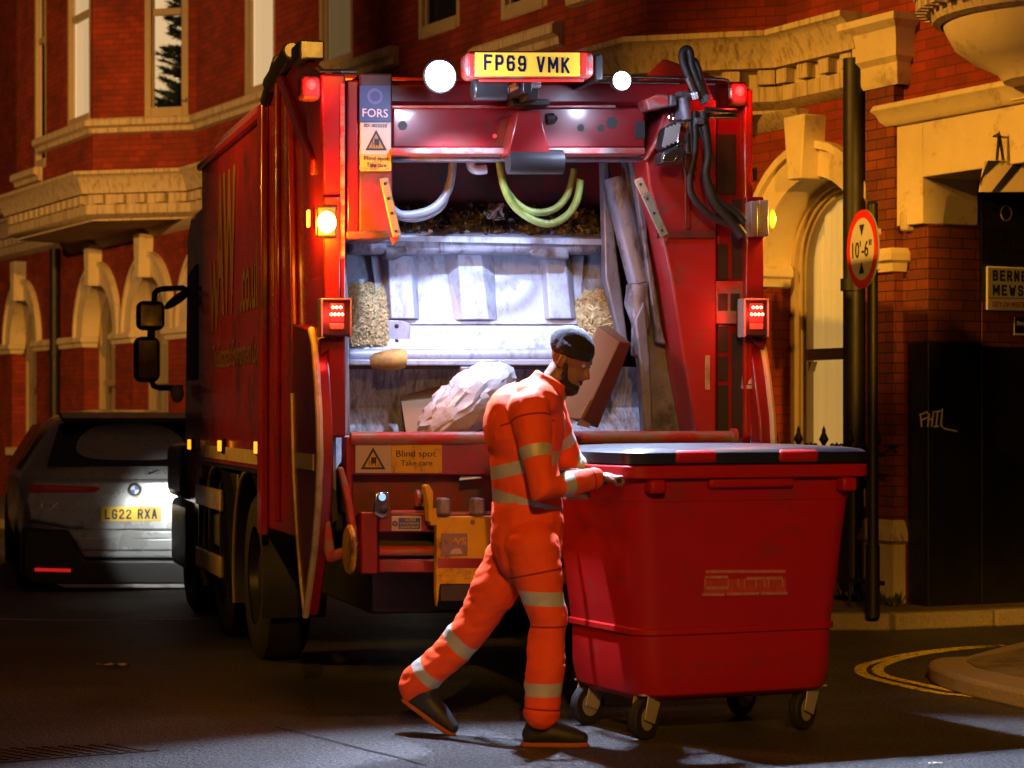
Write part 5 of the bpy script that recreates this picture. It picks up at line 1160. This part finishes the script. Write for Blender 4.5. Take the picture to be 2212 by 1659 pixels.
def backing(m):
    for x0, y0, x1, y1 in ((170, 240, 1630, 510), (220, 525, 1930, 1000)):
        m.quad(*[BN.py(1497.6+.1042*x, 1180.8+.1042*y, -.0235) for x, y in ((x0, y0), (x1, y0-8), (x1, y1-8), (x0, y1))])
part("faded_panel", mat("faded_red_print", (.42, .035, .024), .6, 0, .35, 30), bn, backing, smooth=False)
part("worn_print", m_print, bn, prnt, smooth=False)

# ================================================================== worker
wk = empty("person", loc=W.pz(1150, 1600)); wo = wk.location.copy()
tag(wk, "worker in orange hi-vis suit and dark woolly hat striding right while pushing the red bin", "person")
J = lambda u, v, Y: W.py(u, v, Y)-wo
def applied(o):
    bpy.context.view_layer.update(); dg = bpy.context.evaluated_depsgraph_get()
    me = bpy.data.meshes.new_from_object(o.evaluated_get(dg)); o.modifiers.clear(); old = o.data; o.data = me; bpy.data.meshes.remove(old); me.shade_smooth(); return o
def remesh(name, mater, fn, vox, sm=5, disp=None, parent=None, bands=None, bandmat=None):
    m = MB(); fn(m); o = m.build(name, mater, parent or wk, merge=False)
    r = o.modifiers.new("r", 'REMESH'); r.mode = 'VOXEL'; r.voxel_size = vox
    s = o.modifiers.new("s", 'SMOOTH'); s.iterations = sm; s.factor = .5
    o = applied(o)
    if disp:
        amp, sc, st = disp
        nrm = [v.normal.copy() for v in o.data.vertices]
        for v, nv in zip(o.data.vertices, nrm):
            c = v.co.copy(); q = Vector((c.x*st[0], c.y*st[1], c.z*st[2]))
            d = mnoise.noise(q*sc)*amp+(abs(mnoise.noise(q*sc*1.9+Vector((3, 1, 7))))-.25)*amp*.9+(.3-abs(mnoise.noise(Vector((q.x*.5+q.z*.4, q.y*.5, q.z*1.2-q.x*.5))*sc*3.1)))*amp*.45
            v.co = c+nv*d
        o.data.update()
    if bands:
        bm = bmesh.new(); bm.from_mesh(o.data)
        for p, ax, hw, rad in bands:
            for q in (-hw, hw):
                fs = [f for f in bm.faces if abs((f.calc_center_median()-p).dot(ax)-q) < .03 and (f.calc_center_median()-p).length < rad+.03]
                g = list({v for f in fs for v in f.verts})+list({e for f in fs for e in f.edges})+fs
                bmesh.ops.bisect_plane(bm, geom=g, plane_co=p+ax*q, plane_no=ax, dist=1e-5)
        bm.to_mesh(o.data); bm.free(); o.data.shade_smooth()
        o.data.materials.append(bandmat); o.data.materials.append(m_seam)
        for f in o.data.polygons:
            c = f.center
            for p, ax, hw, rad in bands:
                d = c-p
                if abs(d.dot(ax)) < hw and (d-ax*d.dot(ax)).length < rad: f.material_index = 1 if hw > .01 else 2; break
    return o
def limb(m, pts, rs, n=16):
    m.tube(pts, rs, n); m.ell(pts[0], (rs[0],)*3, None, n, 10); m.ell(pts[-1], (rs[-1],)*3, None, n, 10)
def between(a, b_, t): return a.lerp(b_, t)
pel, chest, neck = J(1138, 1140, 10.55), J(1140, 935, 10.52), J(1188, 838, 10.50)
hd = J(1233, 780, 10.50)
shN, shF = J(1142, 885, 10.33), J(1178, 872, 10.71)
elN, wrN = J(1172, 1058, 10.22), J(1288, 1030, 10.40)
elF, wrF = J(1232, 1000, 10.86), J(1302, 1012, 10.86)
hpN, hpF = J(1152, 1180, 10.44), J(1122, 1180, 10.66)
knN, anN = J(1184, 1345, 10.42), J(1170, 1545, 10.40)
knF, anF = J(1014, 1365, 10.76), J(893, 1484, 10.88)
# --- head, neck, hands: the continuous body
fwd = Vector((.80, -.30, -.52)).normalized(); sidev = Vector((.33, .94, 0)).normalized(); sidev = (sidev-fwd*sidev.dot(fwd)).normalized(); upv = fwd.cross(sidev)
if upv.z < 0: upv = -upv
HM = Matrix((fwd, sidev, upv)).transposed()
def hp_(x, y, z): return hd+HM @ Vector((x, y, z))
def hand(m, wr, dirv, up, grip):
    side = dirv.cross(up).normalized()
    pc_ = wr+dirv*.055
    m.ell(wr+dirv*.045, (.050, .042, .022), Matrix((dirv, side, up)).transposed(), 16, 10)
    for i in range(4):
        b_ = wr+dirv*(.085-.004*abs(i-1))+side*(.033-.022*i); L_ = (.036, .042, .040, .030)[i]
        a1 = b_+dirv*L_*.8+up*.006; a2 = a1+(dirv*.35-up*.95)*L_*.75; a3 = a2+(-dirv*.6-up*.55)*L_*.55
        limb(m, [b_, a1, a2, a3], [.0105, .010, .009, .008], 8)
    t0 = wr+dirv*.03+side*.040; limb(m, [t0, t0+dirv*.032+side*.018-up*.012, t0+dirv*.055+side*.006-up*.032], [.013, .011, .009], 8)
def bodyfn(m):
    limb(m, [pel, chest, neck], [.11, .12, .06]); limb(m, [neck-Vector((.02, 0, .03)), hp_(-.02, 0, -.07)], [.062, .058])
    for a, b_, c in ((shN, elN, wrN), (shF, elF, wrF)): limb(m, [chest, a], [.08, .06]); limb(m, [a, b_, c], [.052, .042, .028])
    for a, b_, c in ((hpN, knN, anN), (hpF, knF, anF)): limb(m, [pel, a], [.09, .08]); limb(m, [a, b_, c], [.085, .058, .042])
    m.ell(hp_(-.012, 0, .035), (.100, .078, .095), HM); m.ell(hp_(.022, 0, -.045), (.072, .060, .075), HM); m.ell(hp_(.060, 0, -.090), (.028, .03, .022), HM)
    m.tube([hp_(.078, 0, .02), hp_(.108, 0, -.025), hp_(.092, 0, -.04)], [.010, .015, .012], 10); m.ell(hp_(.09, .0, -.07), (.012, .026, .009), HM)
    for s in (-1, 1):
        m.ell(hp_(-.012, s*.080, -.010), (.020, .009, .032), HM); m.ell(hp_(.076, s*.032, .034), (.012, .024, .008), HM)
    hand(m, wrN, Vector((.92, .25, -.05)).normalized(), Vector((.05, 0, 1)).normalized(), 0)
    hand(m, wrF, Vector((.92, -.2, .02)).normalized(), Vector((.05, 0, 1)).normalized(), 0)
m_skin = mat("tanned_skin", (.24, .105, .06), .5, 0, .12, 20, .05, 60)
remesh("body", m_skin, bodyfn, .0062, 3)
m_eye = mat("eye_white", (.55, .5, .45), .2)
for s in (-1, 1): part("eye", m_eye, wk, lambda m: m.ell(hp_(.074, s*.032, .018), (.011, .013, .009), HM, 12, 8))
for s in (-1, 1): part("pupil", m_black, wk, lambda m: m.ell(hp_(.083, s*.032, .016), (.004, .006, .006), HM, 10, 6))
m_hair = mat("dark_beard_hair", (.02, .014, .012), .8, 0, .3, 60, .5, 90)
def beard(m):
    m.ell(hp_(.045, 0, -.105), (.058, .052, .042), HM); m.ell(hp_(.085, 0, -.058), (.014, .032, .009), HM)
    for s in (-1, 1): limb(m, [hp_(.01, s*.068, -.02), hp_(.03, s*.062, -.075), hp_(.06, s*.03, -.105)], [.014, .02, .024], 10)
remesh("beard", m_hair, beard, .006, 3, (.006, 60, (1, 1, 1)))
m_hat = mat("dark_wool", (.016, .011, .02), .95, 0, .15, 60, .25, 70)
def hat(m):
    m.ell(hp_(-.03, 0, .065), (.110, .094, .088), HM); m.tube([hp_(-.012-.0, 0, .028), hp_(-.018, 0, .075)], [.112, .112], 28, .86)
remesh("beanie", m_hat, hat, .008, 6, (.0012, 60, (1, 1, 3)))
# --- jacket
def jacket(m):
    limb(m, [pel+Vector((0, 0, -.06)), pel+Vector((0, 0, .10)), J(1132, 1000, 10.52), chest, J(1160, 870, 10.51), neck+Vector((-.01, 0, -.01))], [.165, .160, .156, .165, .142, .082], 22)
    m.ell(chest+Vector((-.06, .0, .03)), (.15, .20, .20)); m.ell(J(1165, 862, 10.5), (.12, .20, .09), Matrix.Rotation(.5, 3, 'Y'))
    limb(m, [shN, between(shN, elN, .5), elN, between(elN, wrN, .5), wrN-(wrN-elN).normalized()*.02], [.092, .076, .069, .061, .050])
    limb(m, [shF, between(shF, elF, .5), elF, between(elF, wrF, .5), wrF-(wrF-elF).normalized()*.02], [.092, .076, .069, .061, .050])
    m.tube([neck+Vector((-.03, 0, -.03)), neck+Vector((.012, 0, .045))], [.098, .088], 20)
ax = lambda a, b_: (b_-a).normalized()
tor = Vector((.12, 0, 1)).normalized()
jb = [(J(1130, 1088, 10.53), Vector((.30, 0, 1)).normalized(), .030, .30), (J(1145, 1002, 10.52), Vector((-.24, 0, 1)).normalized(), .030, .27),
      (between(elN, wrN, .38), ax(elN, wrN), .030, .12), (between(elF, wrF, .38), ax(elF, wrF), .028, .12), (between(shN, elN, .55), ax(shN, elN), .028, .115), (between(shF, elF, .6), ax(shF, elF), .028, .115),
      (J(1132, 1122, 10.53), Vector((.2, 0, 1)).normalized(), .005, .30), (between(elN, wrN, .86), ax(elN, wrN), .004, .10), (between(shN, elN, .12), ax(shN, elN), .004, .14), (J(1150, 905, 10.52), Vector((-.5, 0, 1)).normalized(), .004, .12)]
jk = remesh("jacket", m_orange, jacket, .0085, 5, (.011, 6, (1, 1, .7)), None, jb, m_silver)
# shoulder brace strip of tape
p0 = J(1112, 872, 10.36); p1 = J(1186, 838, 10.37)
# --- trousers
def trousers(m):
    limb(m, [pel+Vector((0, 0, .06)), pel+Vector((0, 0, -.08))], [.165, .17])
    limb(m, [hpN, between(hpN, knN, .5), knN, between(knN, anN, .5), between(knN, anN, .98)], [.128, .104, .087, .087, .082], 20)
    limb(m, [hpF, between(hpF, knF, .5), knF, between(knF, anF, .5), between(knF, anF, 1.0)], [.130, .108, .090, .085, .076], 20)
tb = [(J(1185, 1292, 10.42), Vector((.04, 0, 1)).normalized(), .032, .16), (J(1172, 1488, 10.40), Vector((.0, 0, 1)).normalized(), .030, .16),
      (between(knF, anF, .15), ax(knF, anF), .032, .17), (between(knF, anF, .72), ax(knF, anF), .028, .16), (between(hpN, knN, .35), ax(hpN, knN), .004, .16), (between(knN, anN, .93), ax(knN, anN), .004, .14), (J(1180, 1352, 10.42), Vector((0, 0, 1)), .004, .15)]
remesh("trousers", m_orange, trousers, .0085, 4, (.012, 5, (1, 1, 1.6)), None, tb, m_silver)
# --- boots
def boot(m, an, toe_dir, heel, L_=.29):
    u_ = Vector((0, 0, 1)); t = toe_dir.normalized(); sd = t.cross(u_).normalized(); n = sd.cross(t)
    limb(m, [an+n*.02, heel+t*.07+n*.10], [.062, .060]); limb(m, [heel+t*.045+n*.055, heel+t*.13+n*.062, heel+t*.215+n*.045, heel+t*.262+n*.038], [.052, .056, .046, .034], 16)
    m.ell(heel+t*.05+n*.05, (.055, .045, .05))
def soles(m, toe_dir, heel):
    t = toe_dir.normalized(); sd = t.cross(Vector((0, 0, 1))).normalized(); n = sd.cross(t); a = []
    for x, wd in ((-.01, .022), (.0, .036), (.06, .042), (.13, .043), (.20, .048), (.25, .042), (.285, .026), (.296, .012)): a.append((x, wd))
    pts = [heel+t*x+sd*wd for x, wd in a]+[heel+t*x-sd*wd for x, wd in reversed(a)]
    m.extr(pts, n*.022)
hN = W.pz(1130, 1612)-wo; hN.z = 0; tN = Vector((1, -.06, 0))
hF = J(872, 1514, 10.89); tF = (W.pz(972, 1588)-wo-hF)
for an, t, hl in ((anN, tN, hN), (anF, tF, hF)):
    b_ = remesh("boot", m_black, lambda m: boot(m, an, t, hl), .008, 4)
    part("sole", mat("orange_boot_sole", (.40, .10, .02), .7), b_, lambda m: soles(m, t, hl), bevel=.006)

# ================================================================== parked car
YC = 19.7; cc = W.py(291, 1200, YC)
car = empty("parked_car", loc=(cc.x, cc.y, 0), rz=math.radians(14)); tag(car, "grey car seen from behind left of the truck, white light on its boot", "car")
CR = Fr(cc.x, cc.y, math.radians(14))
m_car = mat("grey_car_paint", (.34, .37, .38), .28, .3, .05, 3, 0, 40, .6)
m_cargl = mat("dark_car_glass", (.006, .006, .008), .05, 0, .05, 3, spec=.7)
m_cardk = mat("black_car_trim", (.012, .012, .012), .45, 0, .1, 8)
hw_ = .965
def ring(y, zb, wl, zm, wm, zr, wr, zc):
    half = [(wl*.8, zb), (wl, zb+.08), (wm, (zb+zm)*.55), (wm, zm-.05), (wm*.985, zm), (wr+(wm-wr)*.45, zm+(zr-zm)*.55), (wr, zr-.03), (wr*.8, zr+(zc-zr)*.6), (wr*.4, zc), (0, zc)]
    full = [(x, y, z) for x, z in half]+[(-x, y, z) for x, z in reversed(half[:-1])]
    return full
def carbody(m):
    st = [(.02, .42, .74, .80, .82, .90, .74, .92), (.05, .34, .84, .90, .90, .985, .80, .995), (.14, .30, .90, .98, .945, 1.05, .84, 1.06), (.30, .28, .93, 1.0, .96, 1.17, .78, 1.20), (.62, .26, .95, 1.0, .965, 1.40, .66, 1.44),
          (.72, .26, .95, 1.0, .965, 1.43, .66, 1.485), (1.1, .25, .95, 1.0, .97, 1.46, .66, 1.53), (2.2, .25, .95, .98, .97, 1.49, .66, 1.57), (3.0, .25, .95, .97, .965, 1.40, .66, 1.44), (3.75, .25, .95, .96, .95, 1.04, .70, 1.06), (4.5, .27, .92, .86, .92, .93, .65, .95), (4.9, .35, .78, .70, .80, .78, .5, .8)]
    loft(m, [ring(*s) for s in st])
cbo = part("body", m_car, car, carbody, ang=180)
sb_ = cbo.modifiers.new("sub", 'SUBSURF'); sb_.levels = 2; sb_.render_levels = 2
def bump(m):
    # boot lid panel, number plate recess edges and bumper steps, standing proud of the loft
    pass
C = lambda u, v, y=0.0: CR.py(u, v, y)
def cY(m, uv, y0, y1):
    q = [C(u, v, y0) for u, v in uv]; m.extr([(p.x, y0, p.z) for p in q], (0, y1-y0, 0))
part("boot_lid", m_car, car, lambda m: (cY(m, [(70, 1036), (500, 1036), (522, 1075), (528, 1115), (500, 1143), (150, 1143), (62, 1125), (52, 1080)], -.02, .16)), bevel=.03, seg=3)
part("plate_recess", m_car, car, lambda m: cY(m, [(205, 1086), (388, 1086), (420, 1142), (180, 1142)], -.008-.016, -.02), bevel=.0)
part("bumper", m_car, car, lambda m: (cY(m, [(145, 1145), (520, 1145), (505, 1205), (182, 1205)], -.045, .2), cY(m, [(160, 1162), (512, 1162), (508, 1190), (172, 1190)], -.075, -.04)), bevel=.018, seg=3)
part("lower_bumper", m_cardk, car, lambda m: (cY(m, [(48, 1140), (150, 1146), (185, 1208), (500, 1208), (540, 1140), (545, 1250), (520, 1265), (70, 1265), (45, 1245)], -.03, .35)), bevel=.03, seg=3)
part("rear_window", m_cargl, car, lambda m: m.quad((-.73, .125, 1.055), (.73, .125, 1.055), (.60, .60, 1.418), (-.60, .60, 1.418)))
part("spoiler", m_cardk, car, lambda m: m.extr([(-.58, .50, 1.43), (.58, .50, 1.43), (.60, .80, 1.485), (-.60, .80, 1.485)], (0, 0, .035)), bevel=.015)
part("side_window", m_cargl, car, lambda m: [m.extr([(s*.962, .75, 1.03), (s*.965, 3.1, 1.02), (s*.74, 2.75, 1.40), (s*.74, 1.0, 1.42)], (s*.006, 0, 0)) for s in (-1, 1)] and None)
m_tail = mat("dark_red_tail_lamp", (.22, .008, .006), .15, 0, .1, 9, emit=(.8, .02, .01), es=.02)
tl = part("tail_lamp", m_tail, car, lambda m: cY(m, [(66, 1046), (212, 1052), (218, 1056), (206, 1064), (70, 1064), (62, 1058)], -.045, .0), bevel=.008)
tl2 = part("tail_lamp", m_tail, car, lambda m: cY(m, [(372, 1054), (510, 1048), (518, 1060), (512, 1066), (380, 1065), (368, 1058)], -.045, .0), bevel=.008)
part("lamp_stripe", e_reddim.copy(), tl, lambda m: cY(m, [(96, 1052), (190, 1055), (190, 1057), (96, 1055)], -.05, -.046), smooth=False)
tl.children[0].data.materials[0].node_tree.nodes["Principled BSDF"].inputs["Emission Strength"].default_value = .06
for q_ in ([(75, 1227), (153, 1229), (153, 1236), (75, 1234)], [(430, 1229), (508, 1227), (508, 1234), (430, 1236)]): part("reflector", bpy.data.materials.get("lit_reflector") or emis("lit_reflector", (1, .02, .015), .5), car, lambda m: cY(m, q_, -.05, -.028), bevel=.004)
np_ = part("number_plate", m_platey, car, lambda m: cY(m, [(218, 1095), (349, 1095), (349, 1126), (218, 1126)], -.036, -.020), bevel=.004)
p = C(283, 1110.5, -.0375); strokes("LG22 RXA", "plate_lettering", np_, face_y(p), 112/F*YC*.99, 21/F*YC, m_txt, .16)
# round badge: black ring with blue and white quarters
bc_ = C(291, 1058, -.03); MB_ = Matrix.Rotation(PI/2, 3, 'X')
bdg = part("badge", m_chrome, car, lambda m: m.lathe([(0, .006), (.052, .006), (.058, 0), (.058, -.012), (0, -.012)], bc_, 32, MB_))
part("badge_ring", m_txt, bdg, lambda m: m.lathe([(.036, .0075), (.053, .0075)], bc_, 32, MB_))
for k, (nm, mm) in enumerate((("badge_quarter", mat("badge_blue", (.03, .16, .50), .3)), ("badge_quarter", m_white))):
    part(nm, mm, bdg, lambda m: [m.lathe([(.0005, .0072), (.036, .0072)], bc_, 8, MB_, PI/2*(q+.0), PI/2*(q+1)) for q in ((0, 2) if k == 0 else (1, 3))] and None)
part("boot_lettering", m_chrome, car, lambda m: (cY(m, [(86, 1098), (90, 1078), (94, 1098), (91, 1098), (90, 1092), (88, 1098)], -.026, -.0195)))
p = C(115, 1093, -.0215); text("iX", "boot_lettering", car, face_y(p), .085, .045, m_chrome, .003)
part("rear_wiper", m_cardk, car, lambda m: m.tube([C(320, 1024, -.02+.08), C(380, 1006, .16), C(440, 1010, .16)], .012, 8))
part("diffuser", m_greyp, car, lambda m: cY(m, [(120, 1262), (470, 1262), (455, 1270), (140, 1270)], -.035, .1), bevel=.006)
for y in (.95, 3.95):
    for s in (-1, 1):
        wtr = part("wheel", m_tyre, car, lambda m: m.lathe([(.24, -.12), (.34, -.12), (.365, -.08), (.365, .08), (.34, .12), (.24, .12)], (s*.84, y, .365), 36, Matrix.Rotation(PI/2, 3, 'Y')))
        part("rim", m_greyp, wtr, lambda m: m.lathe([(.245, .1*s), (.20, .06*s), (.07, .08*s), (0, .09*s)], (s*.84, y, .365), 24, Matrix.Rotation(PI/2, 3, 'Y')))
# white light on the back of the parked car
for s_ in (-1, 1):      # the truck's headlamps, hidden from here, light the car's tail
    hl = tp("headlamp", emis("lit_headlamp", (1, .95, .85), 6), lambda m: m.ell((s_*.85, YO(11.75)+.02, .78), (.11, .03, .08)), bevel=0)
    light("headlamp_light", 'SPOT', (s_*.85, YO(11.75)+.10, .78), 75, (1, .97, .92), .05, (s_*.85-.15, YO(11.75)+3, .22), 50, .3, trk)
light("plate_light", 'POINT', C(283, 1089, -.075), .5, (1, .95, .85), .03, parent=car)
